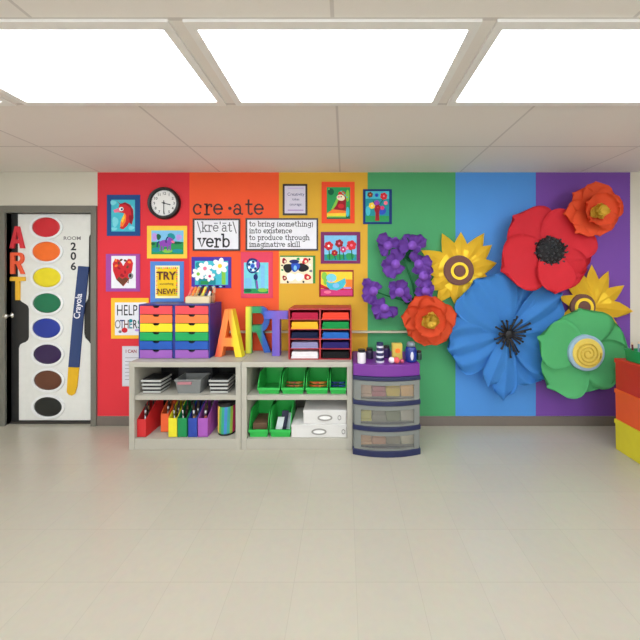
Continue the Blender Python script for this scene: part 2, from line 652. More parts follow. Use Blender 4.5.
# --- heart
a = picture('picture', 'painting of a dark red heart on white in a purple mat', (106.6, 254, 140.4, 291.4), (112, 256, 136.4, 288.2), paper('violet mat', (160, 76, 160)), bg=sheet_w)
a.poly([(124, 286.5), (117, 279.5), (113.8, 271), (113.4, 263.5), (115.5, 259.5), (119, 259.2), (122, 262.5), (124, 266), (126, 262.5), (129, 258.8), (132, 259.3), (133.8, 263), (133, 270), (130, 279)], P['red'])
a.poly([(123.6, 286), (117, 279.5), (120, 276.5), (123, 279), (126, 277), (129.6, 279)], P['brown'])
for q in range(14):
    a.ell(123.5 + 7 * math.sin(q * 2.4), 268 + 8 * math.cos(q * 1.7), 1.7, 1.1, (P['dred'], P['brown'], P['orange'], P['red'])[q % 4], q)
a.ell(131.6, 276, 2.6, 3, P['grey']).ell(131.2, 275.6, 1.2, 1.6, P['black']).line([(127, 281), (129.5, 283), (129.3, 280)], 1, P['brown'])
a.mb.build('artwork', a.t)

# --- TRY something NEW
a = picture('lettered_sign', 'yellow lettered poster reading TRY in a blue mat, above the rainbow drawers', (150.8, 261.4, 184.2, 303.6), (155.8, 265.6, 180.2, 298.2), paper('cornflower mat', (84, 134, 206)), cat='poster', bg=paper('cream sheet', (250, 236, 176)))
yel = paper('bright yellow sheet', (244, 204, 40))
a.rect(158, 268.5, 178, 296, yel)
for q in range(11):
    a.ell(157.6 + q * 2.05, 268, .9, .7, (P['orange'], P['red'], P['lime'], P['pink'])[q % 4])
for q in range(12):
    a.ell(177.6, 270.4 + q * 2.1, .7, .8, (P['orange'], P['magenta'], P['lime'])[q % 3]).ell(157.7, 270.4 + q * 2.1, .6, .8, (P['yellow'], P['orange'])[q % 2])
a.caps('TRY', 167.2, 275.6, 7.6, P['brown'], bold=.0035, sx=.95).caps('something', 167.6, 283.6, 2.2, P['brown'], sx=1.05).caps('NEW!', 167.4, 291.2, 5.2, P['brown'], bold=.001, sx=.95)
a.mb.build('artwork', a.t)

# --- HELP OTHERS
a = picture('lettered_sign', 'white poster lettered HELP OTHERS in a yellow mat, partly behind the rainbow drawers', (111.8, 298, 149, 338.4), (115.6, 302.4, 147, 335), paper('golden mat', (248, 190, 52)), cat='poster', bg=sheet_w)
a.caps('HELP', 127.6, 310, 10.5, P['black'], sx=.62)
for i, (ch, cc) in enumerate(zip('OTHERS', ('grey', 'dblue', 'brown', 'teal', 'black', 'green'))):
    a.caps(ch, 118.5 + i * 4.3, 324, 8.4, P[cc], sx=.62, bold=.001)
a.ell(125.4, 330, 3, 2.6, P['red']).ell(131.5, 320.6, 2, 1.8, P['teal']).ell(121, 331.5, 1.6, 1.4, P['grey']).ell(138, 330, 2.4, 1.2, P['lilac'])
a.mb.build('artwork', a.t)

# --- I CAN sheet
a = picture('lettered_sign', 'tall pale grey sheet reading I CAN, partly behind the left bookcase', (122.8, 346, 160, 386), (123.8, 347, 159, 385), paper('grey sheet', (206, 204, 210)), cat='poster', bg=paper('pale sheet', (214, 213, 219)))
a.caps('I CAN', 131.8, 351, 3.2, P['dred'], bold=.001, sx=.9)
for q in range(7):
    a.line([(126, 357.5 + q * 3.6), (152 - (q * 5) % 9, 357.5 + q * 3.6)], .5, P['grey'])
a.mb.build('artwork', a.t)

# --- white flowers
a = picture('picture', 'painting of white blossoms on turquoise in a violet blue mat', (192, 257, 231.4, 288), (195.4, 261, 228.4, 284.8), paper('violet blue mat', (74, 56, 160)), bg=P['turq'])
a.rect(222, 270, 226, 284.6, P['lime']).rect(199, 278, 216, 284.6, P['teal']).ell(198.6, 265, 2.6, 3, P['teal']).rect(201, 281, 209, 284.6, P['green'])
for q in ((205.5, 268.5, 6.8, P['white'], P['pink']), (220.5, 266, 7.6, P['white'], P['yellow']), (199, 274, 6.2, P['white'], P['lime']), (210.5, 276.2, 5, P['white'], P['magenta'])):
    a.flower(*q, n=6, fat=.55)
for q in range(8):
    a.ell(201 + q * 3.4, 286.4, 1.3, .9, P['black'] if q % 2 else P['aqua'])
a.mb.build('artwork', a.t)

# --- peacock
a = picture('picture', 'painting of a tall blue flower on pale aqua in a pink mat', (241.2, 252, 273, 298), (244.2, 262.5, 268.6, 293.5), paper('rose mat', (222, 70, 96)), bg=P['aqua'])
a.rect(245, 278, 252, 288, P['sky']).rect(261, 265, 265, 288, P['sky']).rect(255, 263, 259, 272, P['white'])
a.rect(244.4, 288.5, 268.5, 293.4, P['green']).ell(248, 290.5, 4, 1.8, P['dgreen']).ell(263, 290, 5, 2, P['lime'])
a.line([(256.5, 273), (256, 279), (257.4, 289)], 2.6, P['teal']).line([(257, 281), (257.8, 288)], 1.6, P['purple']).ell(256, 277, 2.2, 3, P['dblue'])
a.ell(253.4, 265.6, 6.9, 7.6, P['dblue'], wob=.05).ell(253, 266, 5, 5.8, P['sky'])
for q in range(9):
    a.ell(253 + 3.6 * math.cos(q * .7), 266 + 4.2 * math.sin(q * .7), 1.25, 1.25, P['dblue'] if q % 2 else P['white'])
a.ell(253, 266, 1.8, 2, P['blue']).ell(258.2, 264.5, 1.6, 4.2, P['purple'])
a.mb.build('artwork', a.t)

# --- patterned mask painting
a = picture('picture', 'painting of dark and white swirling shapes, green edge, without a wide mat', (280.4, 255.6, 315.4, 283.4), (280.4, 257, 313, 283.4), paper('leaf green mat', (70, 140, 62)), bg=P['cream'])
a.ell(288.4, 268, 5, 4.4, P['black'], .3, .1).ell(303, 267.6, 5.6, 4.2, P['black'], -.2, .1).ell(295.4, 266.6, 4.4, 5, P['blue'], 0, .12).ell(294.4, 261.6, 5, 2, P['dblue'])
a.ell(291.4, 277, 4.6, 4, P['white'], 0, .1).ell(299.6, 277, 4.4, 4, P['white'], 0, .1).ell(295.4, 268, 1.6, 2.6, P['sky'])
for q in ((284.5, 261, 2.8, 'dred'), (305.4, 261, 3.4, 'red'), (284.8, 278, 2.6, 'dred'), (307.6, 277, 3.6, 'red'), (302, 260, 1.4, 'white'), (310, 265, 1.4, 'white'), (288, 282, 1.2, 'black'), (303.6, 281.8, 1.2, 'black'), (311, 271, 1.6, 'grey'), (282.6, 270, 1.2, 'green'), (298.4, 259, 1.6, 'green'), (309.6, 259.4, 1.2, 'black'), (282.4, 265.5, 1, 'black')):
    a.ell(q[0], q[1], q[2], q[2] * .8, P[q[3]], q[0], .1)
for q in ((285.4, 261.6, 1.1, 'cream'), (306, 261.6, 1.3, 'cream'), (308, 277.4, 1.3, 'cream'), (285, 278, .9, 'cream')):
    a.ell(q[0], q[1], q[2], q[2], P[q[3]])
a.mb.build('artwork', a.t)

# --- duck
a = picture('picture', 'painting of a light blue duck shape on yellow, dark red mat, above the paper sorter', (319.2, 270, 353.6, 296.6), (321, 271.8, 352.4, 295.4), paper('maroon mat', (150, 36, 46)), bg=P['yellow'])
a.rect(321, 288.6, 352.4, 295.4, P['magenta']).poly([(321, 284), (328, 288), (333, 290), (352, 290), (352, 288), (321, 288)], P['red']).rect(345.6, 279.5, 352.3, 288, P['orange']).ell(324.4, 276, 2.8, 4, P['lime'])
a.ell(331.4, 277.8, 5.2, 4.2, P['aqua']).ell(325.4, 281.5, 2, 3.4, P['lime'])
a.poly([(326.5, 281), (330, 283), (336, 282.6), (340.5, 280.4), (345, 278), (346, 283), (343, 288), (337, 290.4), (330, 289.5), (327, 286)], P['turq'])
a.ell(336, 285.6, 3.4, 2.4, P['sky']).ell(331.4, 281, 1, .8, P['lilac']).ell(327.6, 292, 3.6, 1.6, P['pink']).rect(343.6, 287, 351, 288.8, P['lilac'])
a.mb.build('artwork', a.t)

# --- red flowers
a = picture('picture', 'painting of red flowers on green stems against pale blue, plum purple mat', (320.8, 232, 360.2, 263.6), (324.4, 235.6, 356.6, 260.6), paper('plum mat', (122, 48, 96)), bg=P['sky'])
a.rect(324.4, 254.5, 356.6, 260.5, P['teal']).ell(331, 256.8, 4.4, 3, P['green'], wob=.1).ell(340, 257, 4, 3, P['green'], wob=.1).ell(350, 256.4, 4.4, 3.4, P['green'], wob=.1)
for q in ((328.8, 246), (339, 244), (351.2, 245.4), (334.4, 253), (343, 250)):
    a.line([(q[0], q[1]), (q[0] + 1, 259.5)], 1, P['dgreen'])
for q in ((328.8, 246, 4.2, 'red', 'white'), (339.2, 243.6, 3.8, 'dred', 'pink'), (351.4, 245.4, 4.6, 'red', 'pink'), (334.6, 253, 2.9, 'dred', 'orange'), (343.2, 249.6, 2.9, 'magenta', 'white'), (347, 248.4, 1.6, 'pink', 'white')):
    a.flower(q[0], q[1], q[2], P[q[3]], P[q[4]], n=6, fat=.8)
a.mb.build('artwork', a.t)

# --- bird
a = picture('picture', 'painting of a bird with a red body on green, red orange mat', (321.6, 182, 354.6, 223.4), (326.8, 187.4, 350.2, 219.2), paper('red orange mat', (236, 78, 44)), bg=P['green'])
a.rect(326.8, 216, 350.2, 219.1, P['dgreen']).ell(331, 192, 3, 3.4, P['dgreen']).ell(347.6, 196, 1.8, 6, P['lime']).ell(347.6, 212, 1.6, 5, P['turq'])
a.poly([(338, 195), (341, 192), (345, 192.6), (346, 198), (346, 213), (334, 213), (331, 210), (335, 205), (337, 201)], P['dred'])
a.poly([(327.4, 213), (333, 209.5), (346, 211), (346, 215), (327, 215.6)], P['orange']).poly([(327, 213.6), (346, 213.2), (346, 216.4), (327, 217.4)], P['yellow']).rect(328, 216.4, 346, 217.6, P['lime'])
a.poly([(331, 210), (334, 204), (337.4, 197.4), (338.6, 200), (336, 206), (333, 209.6)], P['lime'])
a.ell(341.8, 194, 3.6, 2.6, P['red']).ell(340.8, 198, 4.2, 3, P['cream'], -.2).ell(338.8, 197.2, 1.2, .8, P['pink']).ell(341.2, 197, .7, .7, P['black']).ell(341, 206.4, 3.2, 2.4, P['red'])
for q in range(8):
    a.ell(329 + (q * 37 % 19), 189.5 + (q * 53 % 9), .8, .6, P['turq'] if q % 2 else P['lime'])
a.mb.build('artwork', a.t)

# --- bouquet
a = picture('picture', 'painting of a flower vase, navy mat, highest on the green stripe', (363, 189.4, 391.8, 224.2), (365.4, 191.4, 389, 222.2), paper('deep navy mat', (30, 52, 112)), bg=P['teal'])
a.rect(365.6, 216, 389, 222, P['green']).rect(365.6, 191.5, 389, 199, P['turq']).ell(382, 211, 4, 4, P['blue']).ell(368, 211, 2.4, 5, P['turq'])
a.poly([(374, 209), (380, 209), (379, 213), (379.4, 221), (375, 221), (375.4, 213)], P['dred'])
for q in ((376, 209, 373, 201), (377, 208, 383, 200), (377, 209, 380, 204), (376, 209, 370, 206)):
    a.line([(q[0], q[1]), (q[2], q[3])], .7, P['dgreen'])
for q in ((370, 195, 2.7, 'brown', 'orange'), (383.6, 196.6, 3.4, 'red', 'pink'), (371.8, 206, 3, 'yellow', 'cream'), (376.6, 203.6, 2.8, 'purple', 'magenta'), (377.6, 208, 2.8, 'dred', 'red'), (385.4, 203.4, 1.9, 'pink', 'orange'), (382, 208.4, 2, 'magenta', 'red'), (376.4, 195.8, 1.8, 'blue', 'dblue')):
    a.flower(q[0], q[1], q[2], P[q[3]], P[q[4]], n=6, fat=.8)
a.mb.build('artwork', a.t)

# --- small quotation sign
a = picture('sign', 'small framed white sign reading Creativity takes courage', (283, 184.4, 307.4, 215.4), (284.6, 186, 305.8, 213.8), black_frame, cat='sign', bg=paper('lavender sheet', (214, 208, 224)), part='backing', frame=(1.8, black_frame))
a.rect(288, 188.2, 303.6, 188.7, P['lilac']).rect(288, 210, 303.6, 210.7, P['purple'])
a.caps('Creativity', 296, 194.4, 3, P['dblue'], sx=.98).caps('takes', 296, 199.4, 2.4, P['dblue']).caps('courage.', 296, 204.4, 2.6, P['dblue'])
a.mb.build('lettering', a.t)

# --- the dictionary signs
a = picture('sign', 'framed white sign with the pronunciation and the word verb', (193.4, 218.8, 240.4, 250.8), (195, 220.4, 238.8, 249.2), black_frame, cat='sign', bg=sheet_w, part='backing', frame=(1.5, black_frame))
gi = mat('grey ink', (104, 104, 108), rough=.6)
x, z = W(197.6, 231.6)
slab(a.mb, "\\kre'at\\", x, z, .064, .0105, a.nxt(), gi, squeeze=1.0, macron=(3, 5))
x, z = W(198.6, 247)
slab(a.mb, "verb", x, z, .085, .017, a.nxt(), ink, squeeze=1.02)
a.mb.build('lettering', a.t)
a = picture('sign', 'wide framed white sign with four lines of definition text', (246, 218.4, 318.2, 250.6), (247.6, 220, 316.6, 249), black_frame, cat='sign', bg=sheet_w, part='backing', frame=(1.5, black_frame))
for s_, y_, w_ in (('to bring (something)', 226.4, 64), ('into existence', 233.2, 43), ('to produce through', 240.0, 60.5), ('imaginative skill', 246.8, 51)):
    xh = .034
    x, z = W(249.6, y_)
    slab(a.mb, s_, x, z, xh, .0072, a.nxt(), ink, squeeze=(w_ / 100) / slab_width(s_, xh))
a.mb.build('lettering', a.t)

# --- cre . ate, seven separate cut-outs
letter_m = mat('black letter vinyl', (58, 24, 22), rough=.5)
spots = [('c', 193.2, 1.12), ('r', 204.8, 1.1), ('e', 213.6, 1.12), (None, 226.6, 1), ('a', 233, 1.15), ('t', 246.0, 1.1), ('e', 254.2, 1.15)]
labs = ['black cut-out letter c at the start of the word create', 'black cut-out letter r in the word create', 'black cut-out letter e just before the raised dot', 'black round dot between the two halves of create',
        'black cut-out letter a just after the raised dot', 'black cut-out letter t in the word create', 'black cut-out letter e at the end of the word create']
for (ch, px, sq), lb in zip(spots, labs):
    mb = MB()
    x, z = W(px, 214.6)
    if ch is None:
        cx_, cz_ = W(230, 208.4)
        mb.prism(ell(cx_, cz_, .017, .017, 16), Y0 - .003, Y0, letter_m)
        o = mb.build('dot_cutout', origin=(cx_, Y0, cz_))
    else:
        for st in G[ch][1]:
            mb.bar([(x + a_ * .098 * sq, z + b_ * .105) for a_, b_ in st], .0165, Y0 - .003, Y0 + .0004, letter_m)
        o = mb.build('letter_cutout', origin=(x, Y0, z))
    tag(o, lb, 'wall letter', 'letters of the word create')

# --- clock
cx_, cz_ = W(165.2, 203.6)
t = thing('wall_clock', 'round wall clock with black rim and white face', 'clock', (cx_, Y0, cz_))
rim_m = plastic('black clock rim', (24, 22, 24), rough=.3)
mb = MB(); mb.lathe([(.128, .012), (.128, .030), (.142, .042), (.154, .036), (.160, .018), (.160, 0), (.1, 0), (.128, .012)], (cx_, Y0, cz_), rim_m, axis='y', n=48); mb.build('rim', t, smooth=True)
mb = MB(); mb.lathe([(0, 0), (.131, 0), (.131, .014), (0, .014)], (cx_, Y0, cz_), paper('clock face', (236, 235, 232)), axis='y', n=48)
for h in range(1, 13):
    an = PI / 2 - h * PI / 6
    caps(mb, str(h), cx_ + .098 * math.cos(an), cz_ + .098 * math.sin(an), .026, Y0 - .0146, ink, bold=.0005)
for h in range(60):
    an = h * PI / 30
    mb.stroke([(cx_ + .118 * math.cos(an), cz_ + .118 * math.sin(an)), (cx_ + .125 * math.cos(an), cz_ + .125 * math.sin(an))], .003 if h % 5 == 0 else .0014, Y0 - .0146, ink)
mb.build('face', t)
mb = MB(); an = PI / 2 - 3.5 * PI / 6; mb.bar([(cx_ - .02 * math.cos(an), cz_ - .02 * math.sin(an)), (cx_ + .064 * math.cos(an), cz_ + .064 * math.sin(an))], .009, Y0 - .019, Y0 - .0175, ink); mb.build('hour_hand', t)
mb = MB(); mb.bar([(cx_, cz_ + .025), (cx_, cz_ - .1)], .007, Y0 - .022, Y0 - .0205, ink); mb.build('minute_hand', t)
mb = MB(); mb.lathe([(0, .013), (.009, .013), (.009, .024), (0, .025)], (cx_, Y0, cz_), ink, axis='y', n=16); mb.build('hub', t)

# ================================================================ decorations on the door
DD = -.045                          # front of the door slab (behind the wall plane)
t = thing('paint_palette_poster', 'tall white paper paint box with eight paint pans, covering the black door', 'door poster', (WX(54, DD), .045, WZ(421, DD)))
white_card = paper('white card', (226, 225, 218))


def smooth_pts(pts, n=4):
    return pts


out = [(19.4, 420), (19.4, 348), (20.6, 344.6), (23, 343), (26, 342), (28.4, 340), (29.4, 337), (29.4, 309), (28.6, 306), (26.2, 304), (22, 301.6), (19.4, 298.5), (18.4, 295), (18.4, 214),
       (91.6, 214), (91.6, 232), (89.2, 237), (88.8, 294), (88, 299), (85.6, 303), (84.4, 307), (84.4, 333), (85.6, 338), (88.6, 341), (90.8, 344), (91.2, 349), (91.2, 420)]
mb = MB(); mb.prism([W(a_, b_, DD) for a_, b_ in out][::-1], .041, .045, white_card); mb.build('backing_card', t)
pans = [('red', (204, 34, 46), 47.2, 227.4), ('orange', (244, 110, 34), 47.4, 251.6), ('yellow', (232, 212, 30), 48, 277.4), ('green', (16, 112, 74), 48, 303), ('blue', (32, 54, 150), 47.6, 328), ('purple', (48, 26, 74), 48.6, 354), ('brown', (98, 56, 36), 49, 380), ('black', (30, 32, 30), 49, 406.4)]
rimw = paper('pan rim white', (232, 232, 230))
for n_, c_, px, py in pans:
    x, z = W(px, py, DD)
    mb = MB()
    o_ = ell(x, z, .168, .124, 36); i_ = ell(x, z, .143, .100, 36)
    mb.ring(o_, i_, .029, .041, rimw)
    r_ = mb.build('pan_rim', t, smooth=False, bevel=.003)
    mb = MB(); mb.lathe([(.143, 0), (.142, .004), (.12, .0075), (.08, .009), (0, .0095)], (x, .041, z), mat('pan ' + n_, c_, rough=.4, var=.12, scale=9), axis='y', n=36, sz=.70)
    mb.build('paint_pan', t, smooth=True)['label'] = n_ + ' oval paint pan'
mb = MB()
for ch, px, py in (('2', 73.8, 246.4), ('0', 73.8, 256.0), ('6', 73.8, 266.2)):
    x, z = W(px, py, DD); caps(mb, ch, x, z, .074, .0404, ink, bold=.003, sx=1.08)
mb.build('room_number', t)
mb = MB(); x, z = W(72.6, 238.2, DD); caps(mb, 'ROOM', x, z, .034, .0404, mat('grey sign ink', (120, 116, 114)), bold=.001, sx=1.2); mb.build('room_lettering', t)

# paint brush cut-out
t = thing('paintbrush_cutout', 'large paper paintbrush with navy handle and yellow tip, on the door poster', 'paper paintbrush', (*[WX(78, DD)], .041, WZ(330, DD)))
navy = paper('navy handle', (54, 70, 112))


def L4(pts):
    return [W(a_, b_, DD) for a_, b_ in pts]


mb = MB(); mb.prism(L4([(69.6, 366.6), (80.2, 367), (84.4, 318), (87.6, 290), (90, 266.8), (79.4, 266), (77, 288), (73.8, 318)]), .028, .0404, navy); mb.build('handle', t, bevel=.003)
mb = MB(); mb.prism(L4([(69.4, 366.8), (67.8, 391.6), (70, 394.4), (73, 395.2), (76, 393.2), (78.2, 386), (80, 367.2)]), .030, .0404, paper('mustard tip', (228, 178, 40))); mb.build('bristle_tip', t, bevel=.003)
mb = MB(); x, z = W(79.2, 306, DD); caps(mb, 'Crayola', x, z, .062, .0274, sheet_w, rot=math.radians(84.5), bold=.0015, sx=.9); mb.build('lettering', t)

# ART letters on the door


def letter_shape(ch):
    """Block capitals in a unit box (width 0..1, height 0..1): list of (outline, holes are left by joining bars)."""
    if ch == 'A':
        return [[(0, 0), (.22, 0), (.42, 1), (.58, 1), (.78, 0), (1, 0), (.64, 1), (.36, 1)]]
    return []


def block_letter(mb, ch, x0, x1, z0, z1, ya, yb, mats_, t=.24):
    """Thick capital letter; mats_ are used left to right."""
    w, h = x1 - x0, z1 - z0
    X = lambda u: x0 + u * w
    Z = lambda v: z0 + v * h
    m0, m1, m2 = mats_
    if ch == 'A':
        mb.prism([(X(0), Z(0)), (X(t), Z(0)), (X(.5), Z(.80)), (X(.5), Z(1)), (X(.36), Z(1))], ya, yb, m0)
        mb.prism([(X(1 - t), Z(0)), (X(1), Z(0)), (X(.64), Z(1)), (X(.5), Z(1)), (X(.5), Z(.80))], ya, yb, m2)
        mb.prism([(X(t * .5 + .15), Z(.22)), (X(1 - t * .5 - .15), Z(.22)), (X(.66), Z(.40)), (X(.34), Z(.40))], ya + .001, yb - .001, m1)
    elif ch == 'R':
        mb.prism(rect(X(0), X(t), Z(0), Z(1)), ya, yb, m0)
        oo = [(X(t), Z(1))] + [(X(.62 + .33 * math.cos(a)), Z(.73 + .27 * math.sin(a))) for a in [PI / 2 - PI * i / 12 for i in range(13)]] + [(X(t), Z(.46))]
        ii = [(X(t), Z(.86))] + [(X(.55 + .17 * math.cos(a)), Z(.73 + .13 * math.sin(a))) for a in [PI / 2 - PI * i / 12 for i in range(13)]] + [(X(t), Z(.60))]
        mid = 7
        mb.loft([[(oo[i][0], ya, oo[i][1]), (ii[i][0], ya, ii[i][1]), (ii[i][0], yb, ii[i][1]), (oo[i][0], yb, oo[i][1])] for i in range(0, mid + 1)], m1)
        mb.loft([[(oo[i][0], ya, oo[i][1]), (ii[i][0], ya, ii[i][1]), (ii[i][0], yb, ii[i][1]), (oo[i][0], yb, oo[i][1])] for i in range(mid, 15)], m1)
        mb.prism([(X(.38), Z(.50)), (X(.74), Z(0)), (X(1), Z(0)), (X(.66), Z(.50))], ya + .0012, yb - .0012, m2)
    elif ch == 'T':
        mb.prism(rect(X(0), X(1), Z(.82), Z(1)), ya, yb, m0)
        mb.prism(rect(X(.5 - t / 2), X(.5 + t / 2), Z(0), Z(.825)), ya + .0008, yb - .0008, m1)


for ch, col, a_, b_, c_, d_ in (('A', (214, 58, 66), 11.4, 26, 248.4, 226.6), ('R', (236, 96, 62), 12.2, 26, 274, 252.6), ('T', (236, 182, 56), 12, 26.4, 300, 276.8)):
    m_ = paper('door letter ' + ch, col)
    mb = MB()
    block_letter(mb, ch, WX(a_, DD), WX(b_, DD), WZ(c_, DD), WZ(d_, DD), .026, .0404, (m_, m_, m_), t=.28)
    tag(mb.build('letter_cutout', origin=(WX(18.5, DD), .041, WZ(c_, DD))), '%s paper letter %s on the door above the knob' % ({'A': 'red', 'R': 'orange', 'T': 'yellow'}[ch], ch), 'paper letter', 'paper letters on the door')

# ================================================================ bookcases
case_m = mat('grey beige laminate', (176, 171, 157), rough=0.5, var=0.03)
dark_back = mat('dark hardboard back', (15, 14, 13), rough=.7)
shaded_back = mat('shaded case back', (74, 72, 62), rough=.7)  # case colour darkened to carry the shade inside the bookcase
ZT = .757                           # bookcase top
FD = .415                           # bookcase front distance from the wall
BY = -.030                          # bookcase back plane


def bookcase(px0, px1, label, back):
    x0, x1 = WX(px0, FD), WX(px1, FD)
    t = thing('bookcase', label, 'bookcase', ((x0 + x1) / 2, BY - .2, 0), 'low grey bookcases')
    th = .046
    for a_, b_ in ((x0, x0 + th), (x1 - th, x1)):
        m1 = MB(); m1.box(a_, b_, -FD, BY, 0, ZT - .045, case_m); m1.build('side_panel', t, bevel=.002)
    m1 = MB(); m1.box(x0, x1, -FD - .004, BY, ZT - .045, ZT, case_m); m1.build('top_panel', t, bevel=.003)
    m1 = MB(); m1.box(x0 + th, x1 - th, -FD + .012, BY - .006, .424, .464, case_m); m1.build('shelf', t, bevel=.002)
    m1 = MB(); m1.box(x0 + th, x1 - th, -FD + .004, BY - .006, .0, .092, case_m); m1.build('bottom_panel', t, bevel=.002)
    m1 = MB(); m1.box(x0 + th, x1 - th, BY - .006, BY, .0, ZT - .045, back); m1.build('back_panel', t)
    return x0 + th, x1 - th


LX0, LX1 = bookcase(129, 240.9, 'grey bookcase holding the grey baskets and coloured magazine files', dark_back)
RX0, RX1 = bookcase(241.3, 352.4, 'grey bookcase holding green bins and white boxes', shaded_back)
ZS, ZB = .4648, .0928                 # heights of the middle shelf and of the bottom board

# ---------------------------------------------------------------- grey baskets
grey_pl = plastic('silver grey', (184, 184, 178), rough=.45)
mid_grey = plastic('mid grey', (124, 126, 124), rough=.5)
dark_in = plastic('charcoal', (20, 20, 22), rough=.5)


def px_d(px, d):
    return WX(px, d)


def slatted_basket(px0, px1, dfront, depth, label):
    x0, x1 = WX(px0, dfront), WX(px1, dfront)
    w = x1 - x0
    t = thing('slatted_basket', label, 'basket', ((x0 + x1) / 2, -dfront + depth / 2, ZS), 'grey storage baskets on the shelf')
    h = .135
    yb = -dfront + depth
    m1 = MB(); m1.box(x0 + .014, x1 - .014, -dfront + .012, yb - .012, ZS, ZS + h - .006, dark_in); m1.build('liner', t)
    for i in range(4):
        g = .012 * (1 - i / 3)
        z0 = ZS + .004 + i * .033
        m1 = MB()
        m1.ring([(x0 + g, -dfront + g), (x1 - g, -dfront + g), (x1 - g, yb - g), (x0 + g, yb - g)],
                [(x0 + .013, -dfront + .011), (x1 - .013, -dfront + .011), (x1 - .013, yb - .011), (x0 + .013, yb - .011)], 0, .016, grey_pl)
        for v in m1.bm.verts:
            v.co = Vector((v.co.x, v.co.z, z0 + v.co.y))
        m1.build('rim' if i == 3 else 'slat', t, bevel=.003)


slatted_basket(140.6, 161.0, .372, .17, 'grey slatted basket at the side of the shelf near the door')
slatted_basket(208.4, 228.6, .372, .17, 'grey slatted basket above the striped canister')
x0, x1 = WX(174, .385), WX(201, .385)
t = thing('storage_basket', 'solid grey tapered basket with a small pink label, between two slatted baskets', 'basket', ((x0 + x1) / 2, -.29, ZS), 'grey storage baskets on the shelf')


def tub(m1, x0, x1, y0, y1, z0, z1, taper, m, wall=.005, lip=.006):
    """Open tapered tub with a rolled lip."""
    def r(g, z):
        return [(x0 + g, y0 + g, z), (x1 - g, y0 + g, z), (x1 - g, y1 - g, z), (x0 + g, y1 - g, z)]
    m1.loft([r(taper, z0), r(lip, z1 - .014), r(0, z1 - .014), r(0, z1), r(lip + wall, z1), r(taper + wall, z0 + wall)], m)


m1 = MB(); tub(m1, x0, x1, -.385, -.2, ZS, ZS + .128, .022, mid_grey); m1.build('body', t, bevel=.002)
m1 = MB()
m1.loft([[(x0 + .03, -.3855, ZS + .086), (x0 + .15, -.3855, ZS + .086), (x0 + .15, -.375, ZS + .086), (x0 + .03, -.375, ZS + .086)],
         [(x0 + .03, -.3855, ZS + .108), (x0 + .15, -.3855, ZS + .108), (x0 + .15, -.375, ZS + .108), (x0 + .03, -.375, ZS + .108)]], paper('pink label', (178, 120, 126)))
m1.build('label_strip', t)['label'] = 'pinkish label strip'
# dark tray leaning behind the baskets
tray_d = .19
m1 = MB(); m1.box(WX(178, tray_d), WX(212, tray_d), -tray_d, -.05, ZS, ZS + .17, plastic('black file box', (24, 25, 30), rough=.4))
# the dark box stands behind the tapered basket
for v in m1.bm.verts:
    v.co.y = max(v.co.y, -.185)
tag(m1.build('file_box', bevel=.004, origin=(WX(195, tray_d), -.06, ZS)), 'black box standing behind the solid grey basket', 'box')

# ---------------------------------------------------------------- magazine files
brush_wood = mat('brush handle wood', (150, 108, 66), rough=.5)
steel = mat('brushed steel', (176, 176, 178), rough=.3, metal=.9)
dark_wood = mat('dark brush wood', (70, 46, 36), rough=.5)
bristle = mat('dark bristle', (54, 40, 34), rough=.9)


def magazine_file(col, px0, px1, d, hf, hb, depth, label):
    m_ = plastic('file ' + col[0], col[1], rough=.5)
    x0, x1 = WX(px0, d), WX(px1, d)
    yb = -d + depth
    m1 = MB()
    z0 = ZB
    side = [(-d, z0), (yb, z0), (yb, z0 + hb), (yb - .06, z0 + hb), (-d, z0 + hf)]
    m1.prism_x(side, x0, x0 + .004, m_)
    m1.prism_x(side, x1 - .004, x1, m_)
    m1.box(x0 + .003, x1 - .003, -d, -d + .004, z0, z0 + hf, m_)
    m1.box(x0 + .003, x1 - .003, yb - .004, yb, z0, z0 + hb, m_)
    m1.box(x0 + .003, x1 - .003, -d, yb, z0, z0 + .004, m_)
    tag(m1.build('magazine_file', origin=((x0 + x1) / 2, -d + depth / 2, z0)), label, 'magazine file', 'magazine files on the bottom shelf')
    return (x0 + x1) / 2, -d, z0


fl = [((('red'), (206, 40, 44)), 137.0, 146.0, .385, .155, .285, .25, 'red magazine file at the end nearest the door'),
      ((('orange'), (240, 100, 50)), 160.8, 168.6, .30, .165, .29, .21, 'orange magazine file set back beside the yellow one'),
      ((('yellow'), (230, 216, 40)), 168.4, 176.8, .385, .165, .29, .25, 'yellow magazine file with silver tools'),
      ((('green'), (14, 136, 74)), 177.4, 186.8, .385, .165, .29, .25, 'green magazine file with a silver tool'),
      ((('blue'), (36, 66, 158)), 188.2, 197, .385, .165, .29, .25, 'blue magazine file with brown brushes'),
      ((('purple'), (162, 84, 176)), 197.8, 207.8, .385, .165, .285, .25, 'purple magazine file with a reddish brush')]
tools = {'red': [('silver-handled brush in the red magazine file', steel)], 'orange': [('pale-handled brush in the orange magazine file', mat('pale handle', (150, 128, 118)))],
         'yellow': [('silver tool leaning one way in the yellow magazine file', steel), ('thin silver tool behind in the yellow magazine file', steel)],
         'green': [('silver tool slanting in the green magazine file', steel)],
         'blue': [('golden brown brush in the blue magazine file', brush_wood), ('dark brown brush in the blue magazine file', mat('dark wood', (96, 66, 44)))],
         'purple': [('reddish wide brush in the purple magazine file', mat('red wood', (176, 84, 72)))]}


def brush(x, y, z, dx, L, m_, label, wide=.008, fer=None):
    t = thing('paint_brush', label, 'brush', (x, y, z), 'brushes in the magazine files')
    p0, p1, p2, p3 = (x, y, z), (x + dx * .6, y + .012, z + L * .62), (x + dx * .8, y + .015, z + L * .8), (x + dx, y + .02, z + L)
    m1 = MB(); m1.tube([p0, p1], .0045, m_, 8, wide * .9); m1.build('handle', t, smooth=True)
    m1 = MB(); m1.tube([p1, p2], wide, fer or steel, 8); m1.build('ferrule', t, smooth=True)
    m1 = MB(); m1.tube([p2, p3], wide * 1.1, bristle, 8, wide * .5); m1.build('bristles', t, smooth=True)


